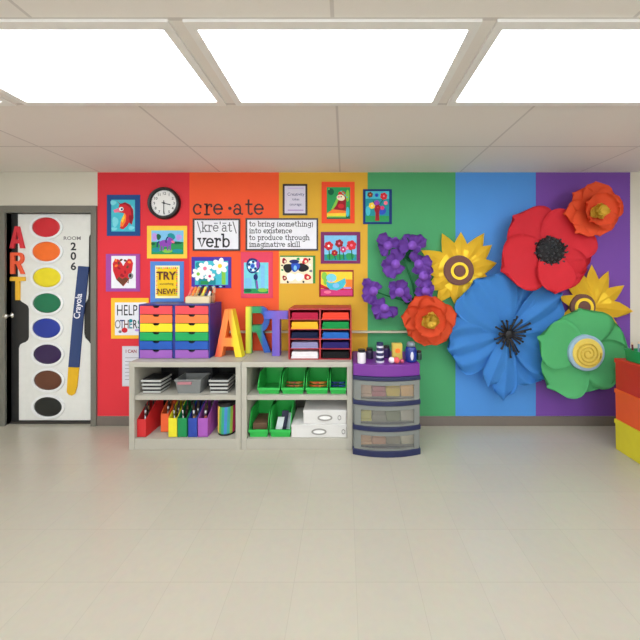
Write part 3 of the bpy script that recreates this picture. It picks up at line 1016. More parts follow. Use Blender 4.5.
for f_ in fl:
    cx_, y_, z_ = magazine_file(*f_)
    ts = tools[f_[0][0]]
    for q in range(4):
        brush(cx_ + (-.018, .018, .0, .004)[q], y_ + (.1, .13, .17, .07)[q], z_ + .006, (.006, -.008, .01, -.012)[q], (.275, .262, .285, .235)[q], (dark_wood, brush_wood, dark_wood, steel)[(q + len(f_[0][0])) % 4],
              ('brush behind the front ones in the %s magazine file' % f_[0][0]), wide=.0075, fer=(dark_wood, brush_wood, dark_wood, steel)[(q + 1) % 4])
    for i, (lb, m_) in enumerate(ts):
        brush(cx_ + (-.012 if i else .004) + (.014 if len(ts) == 1 else 0) * 0, y_ + .03 + .05 * i, z_ + .006, (-.02, .018)[i % 2] if len(ts) > 1 else (-.028 if f_[0][0] == 'green' else .002), .265, m_, lb, wide=.013 if f_[0][0] in ('purple', 'blue') else .0075)

# striped canister
px_, d_ = 227.2, .29
x = WX(px_, d_)
r_ = (WX(236, d_) - WX(218.4, d_)) / 2
t = thing('striped_canister', 'rainbow striped round canister with black cap beside the purple magazine file', 'canister', (x, -d_, ZB))
cols = [(230, 92, 50), (246, 150, 60), (248, 206, 90), (96, 170, 70), (44, 160, 130), (64, 126, 190), (52, 160, 140), (150, 180, 70), (196, 44, 92), (150, 36, 90)]
m1 = MB()
nseg = 20
h = .265
pf = [(.94, .012), (1, .03), (1, h - .03), (.95, h - .012)]
for i in range(nseg):
    a0, a1 = 2 * PI * i / nseg, 2 * PI * (i + 1) / nseg
    mm = plastic('stripe %d' % ((i // 1) % 10), cols[i % 10], rough=.3)
    vs = [[m1.V((x + r_ * p * math.cos(a + .12 * (hh / h) ** 2), -d_ + r_ * p * math.sin(a + .12 * (hh / h) ** 2), ZB + hh)) for p, hh in pf] for a in (a0, a1)]
    for q in range(len(pf) - 1):
        m1.face([vs[0][q], vs[1][q], vs[1][q + 1], vs[0][q + 1]], mm)
bmesh.ops.remove_doubles(m1.bm, verts=m1.bm.verts, dist=1e-5)
m1.build('body', t)
m1 = MB(); m1.lathe([(0, h - .014), (r_ * .97, h - .014), (r_ * .97, h + .012), (r_ * .9, h + .018), (0, h + .018)], (x, -d_, ZB), rim_m); m1.build('cap', t)
m1 = MB(); m1.lathe([(0, 0), (r_ * .97, 0), (r_ * .97, .014), (0, .014)], (x, -d_, ZB), rim_m); m1.build('base', t)

# ---------------------------------------------------------------- green hopper bins
bin_g = plastic('green bin', (44, 178, 74), rough=.35)


def hopper_bin(px0, px1, d, z0, hf, hb, depth, label, clip=None):
    x0, x1 = WX(px0, d), WX(px1, d)
    if clip:
        x1 = min(x1, clip)
    yb = -d + depth
    t = thing('hopper_bin', label, 'storage bin', ((x0 + x1) / 2, -d + depth / 2, z0), 'green open-front bins')
    m1 = MB()
    tp = .007
    for sx in (0, 1):
        for_x = (x0, x0 + .004) if sx == 0 else (x1 - .004, x1)
        g = tp if sx == 0 else -tp
        prof = [(-d + .004, z0 + hf * .0), (yb, z0), (yb, z0 + hb), (-d + .075, z0 + hb), (-d + .035, z0 + hb * .72), (-d - .004, z0 + hf)]
        rings = []
        for xx in for_x:
            rings.append([(xx + (g if zz < z0 + .01 else 0), yy, zz) for yy, zz in prof])
        m1.loft(rings, bin_g)
    m1.box(x0 + tp, x1 - tp, -d + .004, yb, z0, z0 + .004, bin_g)
    m1.box(x0 + .003, x1 - .003, yb - .004, yb, z0, z0 + hb, bin_g)
    m1.loft([[(x0 + tp, -d + .004, z0), (x1 - tp, -d + .004, z0), (x1 - tp, -d + .009, z0), (x0 + tp, -d + .009, z0)],
             [(x0 + .001, -d - .004, z0 + hf), (x1 - .001, -d - .004, z0 + hf), (x1 - .001, -d + .002, z0 + hf), (x0 + .001, -d + .002, z0 + hf)]], bin_g)
    m1.build('body', t, bevel=.001)
    m1 = MB()
    m1.box(x0 - .003, x1 + .003 if not clip else x1, -d - .012, -d + .001, z0 + hf - .022, z0 + hf, bin_g)
    m1.build('front_lip', t, bevel=.002)
    for xx in (x0, x1):
        m1 = MB()
        m1.tube([(xx, -d - .002, z0 + hf), (xx, -d + .033, z0 + hb * .73), (xx, -d + .073, z0 + hb), (xx, yb, z0 + hb)], .0045, bin_g, 8)
        m1.build('side_rim', t, smooth=True)
    return x0, x1


BD = .375
bl = ['green bin on the upper shelf, first from the canister side', 'green bin on the upper shelf holding brownish crayons, second from the canister side', 'green bin on the upper shelf full of orange crayons', 'green bin on the upper shelf against the side panel, holding blue crayons',
      'green bin on the bottom shelf against the inner side panel', 'green bin on the bottom shelf with white and dark papers, beside the white boxes']
bx = [hopper_bin(258, 279.6, BD, ZS, .058, .165, .26, bl[0]), hopper_bin(281.8, 303.8, BD, ZS, .058, .165, .26, bl[1]),
      hopper_bin(306, 327.8, BD, ZS, .058, .165, .26, bl[2]), hopper_bin(330, 350, BD, ZS, .058, .165, .26, bl[3], clip=RX1 - .006)]
bx += [hopper_bin(249.2, 268.0, .385, ZB, .068, .215, .27, bl[4]), hopper_bin(270, 290.6, .385, ZB, .068, .215, .27, bl[5])]


def crayon(x, y, z, a, L, r, m_, label, grp):
    t = thing('crayon', label, 'crayon', (x, y, z), grp)
    dx, dy = math.cos(a) * L / 2, math.sin(a) * L / 2
    m1 = MB(); m1.tube([(x - dx, y - dy, z), (x + dx * .8, y + dy * .8, z)], r, m_, 8); m1.build('barrel', t, smooth=True)
    m1 = MB(); m1.tube([(x + dx * .8, y + dy * .8, z), (x + dx, y + dy, z)], r * .8, m_, 8, r * .25); m1.build('tip', t, smooth=True)


for bi, cs, lb in ((1, [(190, 120, 70), (170, 80, 60), (214, 150, 70)], 'brownish crayon lying in the second green bin of the upper shelf'), (2, [(242, 120, 48), (236, 86, 56), (246, 160, 70)], 'orange crayon lying in the third green bin of the upper shelf'), (3, [(40, 60, 150), (30, 50, 110), (50, 90, 180)], 'blue crayon lying in the fourth green bin of the upper shelf')):
    a_, b_ = bx[bi]
    for q in range(9):
        r_ = .009
        layer, slot = divmod(q, 3)
        crayon((a_ + b_) / 2 + (slot - 1) * .045, -BD + .075 + layer * .028, ZS + .006 + r_ + layer * .019, .35 * (q % 3 - 1), .075, r_, plastic('crayon %d %d' % (bi, q % 3), cs[q % 3]), lb, 'crayons in bin of the upper shelf, ' + ('second', 'third', 'fourth')[bi - 1])
# papers in the lower bins
a_, b_ = bx[4]
m1 = MB(); m1.box(a_ + .02, b_ - .02, -.34, -.15, ZB + .0045, ZB + .10, mat('brown card box', (104, 76, 54), rough=.8)); tag(m1.build('card_box', origin=((a_ + b_) / 2, -.25, ZB + .004)), 'small brown box inside the first lower green bin', 'box')
a_, b_ = bx[5]
for q, (c_, lb, x_, hh) in enumerate((((230, 230, 232), 'white paper slip leaning in the lower green bin beside the white boxes', .3, .12), ((60, 58, 80), 'dark card leaning in the lower green bin beside the white boxes', .5, .17), ((206, 214, 226), 'pale blue paper slip in the lower green bin beside the white boxes', .68, .14))):
    xx = a_ + (b_ - a_) * x_
    m1 = MB(); m1.loft([[(xx - .03, -.30 + q * .02, ZB + .0045), (xx + .03, -.30 + q * .02, ZB + .0045), (xx + .03, -.294 + q * .02, ZB + .0045), (xx - .03, -.294 + q * .02, ZB + .0045)],
                        [(xx - .01, -.27 + q * .02, ZB + hh), (xx + .05, -.27 + q * .02, ZB + hh), (xx + .05, -.264 + q * .02, ZB + hh), (xx - .01, -.264 + q * .02, ZB + hh)]], paper('slip %d' % q, c_))
    tag(m1.build('paper_slip', origin=(xx, -.29, ZB + .004)), lb, 'paper')

# ---------------------------------------------------------------- white boxes
white_b = mat('white box card', (214, 211, 206), rough=.55, var=.03)
white_e = mat('box recess grey', (150, 147, 140), rough=.6)


def white_box(px0, d, z0, h, label, hx, mx):
    x0, x1 = WX(px0, d), RX1 - .004
    yb = -.06
    t = thing('document_box', label, 'box', ((x0 + x1) / 2, -d / 2, z0), 'white boxes on the bottom shelf')
    m1 = MB(); m1.box(x0, x1, -d, yb, z0, z0 + h - .02, white_b); m1.build('body', t, bevel=.004)
    m1 = MB(); m1.box(x0 - .002, min(x1 + .002, RX1 - .001), -d - .003, yb, z0 + h - .0205, z0 + h, white_b); m1.build('lid', t, bevel=.003)
    cx_, cz_ = WX(hx, d), z0 + h * .46
    m1 = MB(); m1.ring(ell(cx_, cz_, .066, .028, 24), ell(cx_, cz_, .05, .016, 24), -d - .006, -d, white_e); m1.build('handle_ring', t, bevel=.001)
    m1 = MB(); m1.prism(ell(cx_, cz_, .05, .016, 24), -d - .0015, -d, paper('label white', (240, 239, 236))); m1.build('handle_label', t)
    cx_ = WX(mx, d)
    m1 = MB(); m1.ring(ell(cx_, cz_, .016, .022, 16), ell(cx_, cz_, .010, .015, 16), -d - .004, -d, white_e); m1.build('side_mark', t)


white_box(291.4, .392, ZB, .113, 'long white box, lower one of the stack', 319, 343.4)
white_box(303.4, .38, ZB + .1135, .118, 'white box with oval grey handle, upper one of the stack', 325, 339.4)

# ================================================================ on top of the bookcases
navy_pl = plastic('dark blue cabinet', (40, 52, 132), rough=.35)
DR = .31
drc = [('red', (226, 70, 78)), ('orange', (246, 122, 58)), ('yellow', (238, 214, 32)), ('green', (10, 158, 84)), ('blue', (22, 82, 172)), ('violet', (150, 90, 176))]


def drawer_unit(px0, px1, dp0, dp1, label):
    x0, x1 = WX(px0, DR), WX(px1, DR)
    z0, z1 = ZT + .0006, WZ(304.3, DR)
    yb = -.058
    t = thing('drawer_cabinet', label, 'drawer cabinet', ((x0 + x1) / 2, -DR / 2, z0), 'rainbow drawer cabinets')
    th = .012
    for a_, b_ in ((x0, x0 + th), (x1 - th, x1)):
        m1 = MB(); m1.box(a_, b_, -DR, yb, z0, z1, navy_pl); m1.build('side_panel', t, bevel=.002)
    m1 = MB(); m1.box(x0 + th, x1 - th, -DR, yb, z1 - .010, z1, navy_pl); m1.build('top_panel', t)
    m1 = MB(); m1.box(x0 + th, x1 - th, yb - .006, yb, z0, z1 - .01, navy_pl); m1.build('back_panel', t)
    n = 6
    hh = (z1 - .012 - z0) / n
    a_, b_ = WX(dp0, DR), WX(dp1, DR)
    cx_ = (a_ + b_) / 2
    for i, (nm, c_) in enumerate(drc):
        zt = z1 - .012 - i * hh
        zb = zt - hh + .0035
        m_ = plastic('drawer ' + nm, c_, rough=.4)
        notch = [(cx_ + .03 * math.cos(PI * q / 8), zt - .002 - .020 * math.sin(PI * q / 8)) for q in range(9)]
        m1 = MB(); m1.prism([(a_, zb), (b_, zb), (b_, zt - .002)] + notch + [(a_, zt - .002)], -DR - .007, -DR + .0, m_)
        f_ = m1.build('drawer', t, bevel=.0015)
        f_['label'] = nm + ' drawer'
        m1 = MB(); m1.box(x0 + th + .002, x1 - th - .002, -DR + .0005, yb - .012, zb + .002, zt - .022, m_)
        m1.build('tray', f_)
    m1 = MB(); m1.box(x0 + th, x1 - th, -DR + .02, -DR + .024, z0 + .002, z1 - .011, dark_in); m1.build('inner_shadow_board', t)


drawer_unit(138.6, 173.9, 140.4, 172.4, 'rainbow drawer cabinet with blue sides, the one nearer the door')
drawer_unit(174.1, 209.9, 175.6, 208.4, 'rainbow drawer cabinet with blue sides, the one beside the letter A')

# marker stand on the second cabinet
ZD = WZ(304.3, DR) + .0006
cream_pl = plastic('cream tray', (226, 208, 168), rough=.45)
x0, x1 = WX(186.4, .2), WX(210.2, .2)
t = thing('marker_stand', 'cream marker stand on the rainbow cabinet beside the letter A', 'marker stand', ((x0 + x1) / 2, -.2, ZD))
m1 = MB(); m1.prism_x([(-.22, ZD), (-.10, ZD), (-.10, ZD + .09), (-.22, ZD + .055)], x0, x1, cream_pl); m1.build('body', t, bevel=.003)
mk = [((240, 120, 110), 'pink'), ((244, 140, 60), 'orange'), ((222, 170, 96), 'tan'), ((34, 34, 36), 'black'), ((228, 216, 80), 'yellow'), ((44, 56, 100), 'navy'), ((238, 236, 232), 'white')]
for i, (c_, nm) in enumerate(mk):
    xx = x0 + .018 + i * (x1 - x0 - .036) / 6
    m_ = plastic('marker ' + nm, c_)
    zb = ZD + .062 + .0
    t = thing('marker', nm + ' marker pen slanting in the cream marker stand', 'marker', (xx, -.19, zb), 'markers in the cream stand')
    p0, p1, p2 = (xx, -.188, zb + .006), (xx + .014, -.165, zb + .062), (xx + .02, -.158, zb + .088)
    m1 = MB(); m1.tube([p0, p1], .0105, m_, 10); m1.build('barrel', t, smooth=True)
    m1 = MB(); m1.tube([p1, p2], .0115, m_, 10); m1.build('cap', t, smooth=True)
for i, (px, c_, lb, hh) in enumerate(((211.0, (40, 30, 28), 'dark brown brush standing beside the cream marker stand', .155), (214.4, (186, 110, 70), 'light wooden stick standing beside the dark brush', .15))):
    xx = WX(px, .17)
    t = thing('brush_stick', lb, 'brush', (xx, -.17, ZD), None)
    m1 = MB(); m1.tube([(xx, -.17, ZD), (xx, -.17, ZD + hh * .62)], .008, mat('stick %d' % i, c_, rough=.5), 10); m1.build('handle', t, smooth=True)
    m1 = MB(); m1.ball((xx, -.17, ZD + hh * .8), (.013, .013, hh * .22), mat('stick head %d' % i, ((60, 40, 40), (214, 160, 130))[i], rough=.8), 10); m1.build('head', t, smooth=True)

# the three standing letters
rb = {k: plastic('letter ' + k, v, rough=.5) for k, v in dict(red=(222, 74, 62), orange=(244, 122, 60), amber=(246, 168, 48), yellow=(240, 214, 40), lime=(150, 178, 60), green=(24, 140, 84), blue=(36, 84, 176), indigo=(92, 88, 190), violet=(118, 84, 180)).items()}


def ramp(name, stops):
    """Paint that changes across the letter from one side to the other, fixed to the letter itself."""
    m = bpy.data.materials.new(name)
    m.use_nodes = True
    nt = m.node_tree
    b = nt.nodes['Principled BSDF']
    tc = nt.nodes.new('ShaderNodeTexCoord')
    sp = nt.nodes.new('ShaderNodeSeparateXYZ')
    mr = nt.nodes.new('ShaderNodeMapRange')
    cr = nt.nodes.new('ShaderNodeValToRGB')
    nt.links.new(tc.outputs['Object'], sp.inputs[0])
    nt.links.new(sp.outputs['X'], mr.inputs['Value'])
    mr.inputs['From Min'].default_value = stops[0][0]
    mr.inputs['From Max'].default_value = stops[-1][0]
    nt.links.new(mr.outputs['Result'], cr.inputs['Fac'])
    lo, hi = stops[0][0], stops[-1][0]
    els = cr.color_ramp.elements
    while len(els) < len(stops):
        els.new(.5)
    for e, (p, c) in zip(els, stops):
        e.position = (p - lo) / (hi - lo)
        e.color = lin(c) + (1,)
    nt.links.new(cr.outputs['Color'], b.inputs['Base Color'])
    b.inputs['Roughness'].default_value = .5
    return m


def standing(ch, px0, px1, pyt, d, depth, stops, label, rot):
    x0, x1 = WX(px0, d), WX(px1, d)
    z1 = WZ(pyt, d)
    cx_ = (x0 + x1) / 2
    w = x1 - x0
    m_ = ramp('letter paint ' + ch, stops(w))
    m1 = MB()
    block_letter(m1, ch, -w / 2, w / 2, 0, z1 - ZT, 0, depth, (m_, m_, m_), t=.25 if ch != 'T' else .32)
    o = m1.build('standing_letter', origin=(cx_, -d, ZT + .0006), local=True, bevel=.003)
    o.rotation_euler = (0, 0, rot)
    tag(o, label, 'letter', 'standing letters on the bookcase')


standing('A', 214.2, 242.4, 309.4, .27, .075, lambda w: [(-w / 2, (218, 66, 62)), (-w * .2, (246, 128, 62)), (w * .08, (246, 140, 54)), (w * .2, (246, 206, 40)), (w / 2, (236, 216, 40))], 'standing letter A painted red, orange and yellow', math.radians(-4))
standing('R', 246.0, 270.6, 306.8, .13, .07, lambda w: [(-w * .5, (226, 214, 50)), (-w * .36, (206, 206, 56)), (-w * .22, (20, 140, 84)), (w * .05, (24, 140, 84)), (w * .2, (34, 88, 176)), (w / 2, (36, 84, 178))], 'standing letter R painted green and blue', math.radians(10))
standing('T', 263.6, 288, 311.2, .235, .06, lambda w: [(-w / 2, (56, 88, 184)), (-w * .2, (96, 88, 190)), (w * .1, (122, 88, 186)), (w / 2, (104, 86, 186))], 'standing letter T painted violet', math.radians(-3))

# ---------------------------------------------------------------- paper sorter
crim = mat('crimson laminate', (168, 34, 42), rough=.45, var=.06)
SD = .345
x0, x1 = WX(288.4, SD), WX(351.6, SD)
z0, z1 = ZT + .0006, WZ(308.6, SD)
yb = -.02
t = thing('paper_sorter', 'red paper sorter with ten slots on the bookcase with the green bins', 'paper sorter', ((x0 + x1) / 2, -SD / 2, z0))
th = .012
for a_, b_ in ((x0, x0 + th), (x1 - th, x1)):
    m1 = MB(); m1.box(a_, b_, -SD, yb, z0, z1 - th, crim); m1.build('side_panel', t, bevel=.001)
m1 = MB(); m1.box(x0, x1, -SD, yb, z1 - th, z1, crim); m1.build('top_panel', t, bevel=.001)
m1 = MB(); m1.box(x0 + th, x1 - th, -SD, yb, z0, z0 + .008, crim); m1.build('bottom_panel', t)
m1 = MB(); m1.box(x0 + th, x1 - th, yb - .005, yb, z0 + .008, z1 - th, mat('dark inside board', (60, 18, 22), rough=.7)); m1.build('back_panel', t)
mx_ = (x0 + x1) / 2
m1 = MB(); m1.box(mx_ - .007, mx_ + .007, -SD + .002, yb - .005, z0 + .008, z1 - th, crim); m1.build('divider', t)
hh = (z1 - th - z0 - .008) / 5
pc = [[('crimson', (176, 28, 62)), ('orange red', (232, 66, 44))], [('amber', (246, 176, 40)), ('green', (16, 138, 66))], [('navy', (16, 24, 58)), ('blue', (36, 98, 176))], [('lavender grey', (140, 134, 172)), ('indigo', (38, 28, 98))], [('white', (228, 222, 222)), ('black', (18, 16, 18))]]
for r in range(5):
    zt = z1 - th - r * hh
    zb = zt - hh
    for c in range(2):
        a_, b_ = (x0 + th, mx_ - .007) if c == 0 else (mx_ + .007, x1 - th)
        if r < 4:
            m1 = MB(); m1.box(a_, b_, -SD + .002, yb - .005, zb - .004, zb + .004, crim); m1.build('shelf', t)
        nm, cc = pc[r][c]
        zf = zb + (.0045 if r < 4 else .0005)
        hp = hh * (.66, .7, .62, .6, .68)[r]
        m1 = MB()
        nsh = 4
        for q in range(nsh):
            g = (.004, .010, .006, .012)[q]
            m1.box(a_ + .008 + g, b_ - .008 - (g * .7), -SD + .006 + (q * 3 % 4) * .002, yb - .03, zf + hp * q / nsh, zf + hp * (q + 1) / nsh - .0006, paper('stack ' + nm, cc, var=.1, scale=40))
        tag(m1.build('paper_stack', origin=((a_ + b_) / 2, -SD / 2, zf)), 'stack of %s paper in the red paper sorter' % nm, 'paper stack', 'paper stacks in the sorter')

# ================================================================ plastic drawer cart
CF = .475                           # front edge of the cart at its sides; it bows out to the middle
cx0, cx1 = WX(352.8, CF), WX(420.6, CF)
ccx, chw = (cx0 + cx1) / 2, (cx1 - cx0) / 2
CB = -.06


def bow(x, extra=0.0):
    return -(CF + extra + .048 * (1 - ((x - ccx) / chw) ** 2))


def bowed(m1, x0, x1, z0, z1, m, extra=0.0, back=None, n=14):
    pts = [(x0 + (x1 - x0) * i / n, bow(x0 + (x1 - x0) * i / n, extra)) for i in range(n + 1)]
    if back is None:
        pts += [(x1, CB), (x0, CB)]
    else:
        pts += [(x1 - (x1 - x0) * i / n, bow(x1 - (x1 - x0) * i / n, extra) + back) for i in range(n + 1)]
    m1.prism_z(pts, z0, z1, m)


cart_navy = plastic('cart navy', (27, 34, 74), rough=.35)
cart_grey = plastic('cart smoky grey', (122, 125, 120), rough=.3)


def clear_plastic():
    m = bpy.data.materials.new('clear smoky plastic')
    m.use_nodes = True
    nt = m.node_tree
    b = nt.nodes['Principled BSDF']
    nz = nt.nodes.new('ShaderNodeTexNoise'); nz.inputs['Scale'].default_value = 6
    cr = nt.nodes.new('ShaderNodeValToRGB')
    cr.color_ramp.elements[0].color = lin((176, 174, 168)) + (1,)
    cr.color_ramp.elements[1].color = lin((190, 188, 182)) + (1,)
    nt.links.new(nz.outputs['Fac'], cr.inputs['Fac'])
    nt.links.new(cr.outputs['Color'], b.inputs['Base Color'])
    b.inputs['Roughness'].default_value = .2
    tr = nt.nodes.new('ShaderNodeBsdfTransparent')
    tr.inputs['Color'].default_value = (.92, .92, .9, 1)
    ms = nt.nodes.new('ShaderNodeMixShader')
    ms.inputs['Fac'].default_value = .16
    nt.links.new(tr.outputs[0], ms.inputs[1])
    nt.links.new(b.outputs[0], ms.inputs[2])
    nt.links.new(ms.outputs[0], nt.nodes['Material Output'].inputs['Surface'])
    return m


clear_m = clear_plastic()


def zc(py, extra=.03):
    return WZ(py, CF + extra)


t = thing('drawer_cart', 'navy plastic cart with three clear drawers and a purple top', 'drawer cart', (ccx, -.3, 0))
rows = [(377.6, 380.8, 401.4, 405.2), (401.4, 405.2, 426.4, 430.6), (426.4, 430.6, 450.6, 456.2)]
# bands: top trim, two middle bands, base
bands = [(zc(380.6), zc(376.8)), (zc(405.4), zc(401.0)), (zc(430.8), zc(426.2)), (0.0, zc(450.2))]
for i, (a_, b_) in enumerate(bands):
    m1 = MB(); bowed(m1, cx0, cx1, a_, b_, cart_navy, extra=.006); m1.build(('top_rail', 'rail', 'rail', 'base')[i], t, bevel=.004)
for sx in (cx0, cx1 - .012):
    m1 = MB(); m1.box(sx, sx + .012, -CF + .03, CB, bands[3][1], bands[0][0], cart_grey); m1.build('side_panel', t)
m1 = MB(); m1.box(cx0 + .012, cx1 - .012, CB - .006, CB, bands[3][1], bands[0][0], cart_navy); m1.build('back_panel', t)
cont = [[((216, 176, 150), 'tan'), ((190, 104, 118), 'dusty pink'), ((226, 192, 60), 'mustard'), ((248, 190, 120), 'peach')], [((214, 206, 110), 'pale olive'), ((150, 146, 130), 'grey'), ((120, 130, 96), 'dull green'), ((196, 190, 176), 'light')], [((224, 174, 130), 'sand'), ((206, 150, 120), 'beige'), ((150, 140, 120), 'drab'), ((206, 196, 170), 'cream')]]
for i in range(3):
    zt, zb = bands[i][0] - .003, bands[i + 1][1] + .003
    a_, b_ = cx0 + .013, cx1 - .013
    m1 = MB()
    bowed(m1, a_, b_, zt - .034, zt, cart_grey, extra=.0, back=.02)
    bowed(m1, a_, a_ + .055, zb, zt - .034, cart_grey, extra=.0, back=.02, n=4)
    bowed(m1, b_ - .045, b_, zb, zt - .034, cart_grey, extra=.0, back=.02, n=4)
    bowed(m1, a_ + .055, b_ - .045, zb, zb + .012, cart_grey, extra=.0, back=.02)
    dr_ = m1.build('drawer', t)
    m1 = MB(); bowed(m1, a_ + .055, b_ - .045, zb + .012, zt - .034, clear_m, extra=-.006, back=.003); m1.build('window', dr_, smooth=False)
    m1 = MB()
    m1.box(a_, b_, -CF + .03, CB - .02, zb, zb + .005, cart_grey)
    m1.box(a_, a_ + .004, -CF + .03, CB - .02, zb + .005, zt - .03, cart_grey)
    m1.box(b_ - .004, b_, -CF + .03, CB - .02, zb + .005, zt - .03, cart_grey)
    m1.box(a_ + .004, b_ - .004, CB - .024, CB - .02, zb + .005, zt - .03, cart_grey)
    m1.build('tray', dr_)
    for q, (c_, nm) in enumerate(cont[i]):
        wq = (b_ - a_ - .06) / 4
        xx = a_ + .03 + wq * q
        hq = (zt - zb) * (.66, .52, .60, .72)[(q + i) % 4]
        m1 = MB()
        for s_ in range(4):
            g = .003 * ((s_ * 7 + q) % 4)
            m1.box(xx + .001 + g, xx + wq - .001 - g * .5, -CF + .04 + g, CB - .08, zb + .0055 + hq * s_ / 4, zb + .0055 + hq * (s_ + 1) / 4 - .001, paper('cart ' + nm, c_, var=.15, scale=25))
        tag(m1.build('paper_bundle', origin=(xx + wq / 2, -.25, zb + .005)), '%s paper bundle seen through the %s clear drawer of the cart' % (nm, ('top', 'middle', 'bottom')[i]), 'paper bundle', 'paper bundles in the cart drawers')
# purple top box
purp = plastic('cart purple', (112, 44, 140), rough=.4)
PT = zc(364.6, .02)
m1 = MB(); bowed(m1, cx0 + .004, cx1 - .004, bands[0][1], PT, purp, extra=-.012); m1.build('purple_top', t, bevel=.004)['label'] = 'purple top box'
PT += .0006

# things on the cart
black_pl = plastic('black lid', (26, 25, 30))


def jar(px, d, r, h, body, lid, label, lidh=.02, name='jar'):
    x = WX(px, d)
    t = thing(name, label, 'jar', (x, -d, PT), 'supplies on the drawer cart')
    m1 = MB(); m1.lathe([(0, 0), (r * .94, 0), (r, .006), (r, h * .86), (r * .8, h), (0, h)], (x, -d, PT), body, n=22); m1.build('body', t, smooth=False)
    m1 = MB(); m1.lathe([(0, h), (r * .86, h), (r * .86, h + lidh), (0, h + lidh)], (x, -d, PT), lid, n=22); m1.build('lid', t)
    return t


jar(361.6, .44, .036, .092, plastic('white jar', (222, 216, 220)), black_pl, 'white jar with black lid at the sorter end of the cart top', .022)
jar(369.6, .30, .034, .07, plastic('dark jar', (44, 34, 62)), black_pl, 'dark jar behind the white jar on the cart top', .02)
x = WX(380, .42)
t = thing('stacked_jar_tower', 'tower of navy and white stacked paint pots on the cart', 'paint pots', (x, -.42, PT))
whp = plastic('pot white', (206, 204, 214)); nvp = plastic('pot navy', (38, 36, 84))
for i in range(4):
    z_ = PT + i * .042
    rr = .036 - .002 * i
    m1 = MB(); m1.lathe([(0, 0), (rr, 0), (rr, .016), (0, .016)], (x, -.42, z_), whp, n=22); r_ = m1.build('pot', t)
    m1 = MB(); m1.lathe([(0, .016), (rr * .95, .016), (rr * .95, .042), (0, .042)], (x, -.42, z_), nvp, n=22); m1.build('pot_lid', r_)
xx = WX(397.4, .38)
t = thing('sticky_note_box', 'small yellow box with an orange patch on the cart top', 'box', (xx, -.36, PT))
m1 = MB(); m1.box(xx - .044, xx + .044, -.38, -.33, PT, PT + .145, paper('box yellow', (206, 180, 84))); m1.build('body', t, bevel=.003)
m1 = MB(); m1.prism(ell(xx + .004, PT + .085, .024, .022, 12), -.3812, -.38, P['orange']); m1.build('patch', t)
for px, d_, c_, lb in ((391.6, .455, (232, 224, 228), 'white pompom in front of the yellow box on the cart'), (396.6, .46, (226, 92, 96), 'red pompom in front of the yellow box on the cart'), (402, .455, (190, 80, 110), 'pink pompom in front of the yellow box on the cart')):
    r_ = .026 if px < 400 else .018
    m1 = MB(); m1.ball((WX(px, d_), -d_, PT + r_), r_, mat('pompom ' + lb[:5], c_, rough=.9, bump=.4, scale=80), 12)
    tag(m1.build('pompom', origin=(WX(px, d_), -d_, PT), smooth=True), lb, 'pompom', 'pompoms on the cart')
x = WX(410.8, .40)
t = thing('blue_bottle', 'blue bottle with white emblem and grey cap on the cart', 'bottle', (x, -.40, PT))
m1 = MB(); m1.lathe([(0, 0), (.046, 0), (.05, .008), (.05, .10), (.04, .125), (.03, .13), (0, .13)], (x, -.40, PT), plastic('bottle blue', (28, 48, 130), rough=.2), n=26); m1.build('body', t, smooth=True)
m1 = MB(); m1.lathe([(0, .13), (.036, .13), (.036, .15), (.026, .168), (0, .17)], (x, -.40, PT), plastic('grey cap', (110, 120, 128)), n=22); m1.build('cap', t, smooth=True)
m1 = MB()
for q in range(6):
    a0, a1 = -PI / 2 - .28 + q * .56 / 6, -PI / 2 - .28 + (q + 1) * .56 / 6
    e0, e1 = math.sqrt(max(0, 1 - (q / 3 - 1) ** 2)), math.sqrt(max(0, 1 - ((q + 1) / 3 - 1) ** 2))
    vs = [m1.V((x + .0506 * math.cos(aa), -.40 + .0506 * math.sin(aa), PT + .058 + s_ * .036 * ee)) for aa, ee, s_ in ((a0, e0, -1), (a1, e1, -1), (a1, e1, 1), (a0, e0, 1))]
    m1.face(vs, whp)
m1.build('highlight', t)  # white highlight painted as a patch on the bottle's front
jar(418.6, .34, .028, .06, plastic('dark green pot', (30, 60, 52)), black_pl, 'dark green pot at the flower end of the cart top', .016)
jar(386.4, .27, .034, .085, plastic('dark violet jar', (52, 36, 90)), black_pl, 'dark violet jar behind the pot tower on the cart top', .02)

# ================================================================ stack of coloured crates
KX = 2.59                           # inner side plane
kz = [(0.0, 'yellow', (226, 208, 44)), (.262, 'orange', (236, 92, 36)), (.524, 'red', (196, 44, 32))]
for i, (z_, nm, c_) in enumerate(kz):
    m_ = plastic('crate ' + nm, c_, rough=.4)
    h_ = .262
    x0, x1, y0, y1 = KX, KX + .56, -.98, -.395
    t = thing('storage_crate', '%s plastic storage crate, %s of the stack beside the wall' % (nm, ('bottom', 'middle', 'top')[i]), 'crate', ((x0 + x1) / 2, (y0 + y1) / 2, z_), 'stacked coloured crates')
    def r(g, z):
        return [(x0 + g, y0 + g, z), (x1 - g, y0 + g, z), (x1 - g, y1 - g, z), (x0 + g, y1 - g, z)]
    m1 = MB(); m1.loft([r(.006, z_ + .0006), r(.003, z_ + h_ - .022), r(.009, z_ + h_ - .022), r(.012, z_ + .006)], m_, cap0=True, cap1=True); m1.build('body', t, bevel=.002)
    m1 = MB(); m1.loft([r(-.002, z_ + h_ - .036), r(-.002, z_ + h_ - .002), r(.012, z_ + h_), r(.012, z_ + h_ - .036)], m_, cap0=False, cap1=False)
    m1.build('rim', t, bevel=.002)
    if i == 2:
        m1 = MB(); m1.loft([r(.012, z_ + h_ - .012), r(.012, z_ + h_ - .004)], m_); m1.build('lid', t)
    else:
        m1 = MB(); m1.loft([r(.012, z_ + h_ - .012), r(.012, z_ + h_ - .002)], m_); m1.build('lid', t)
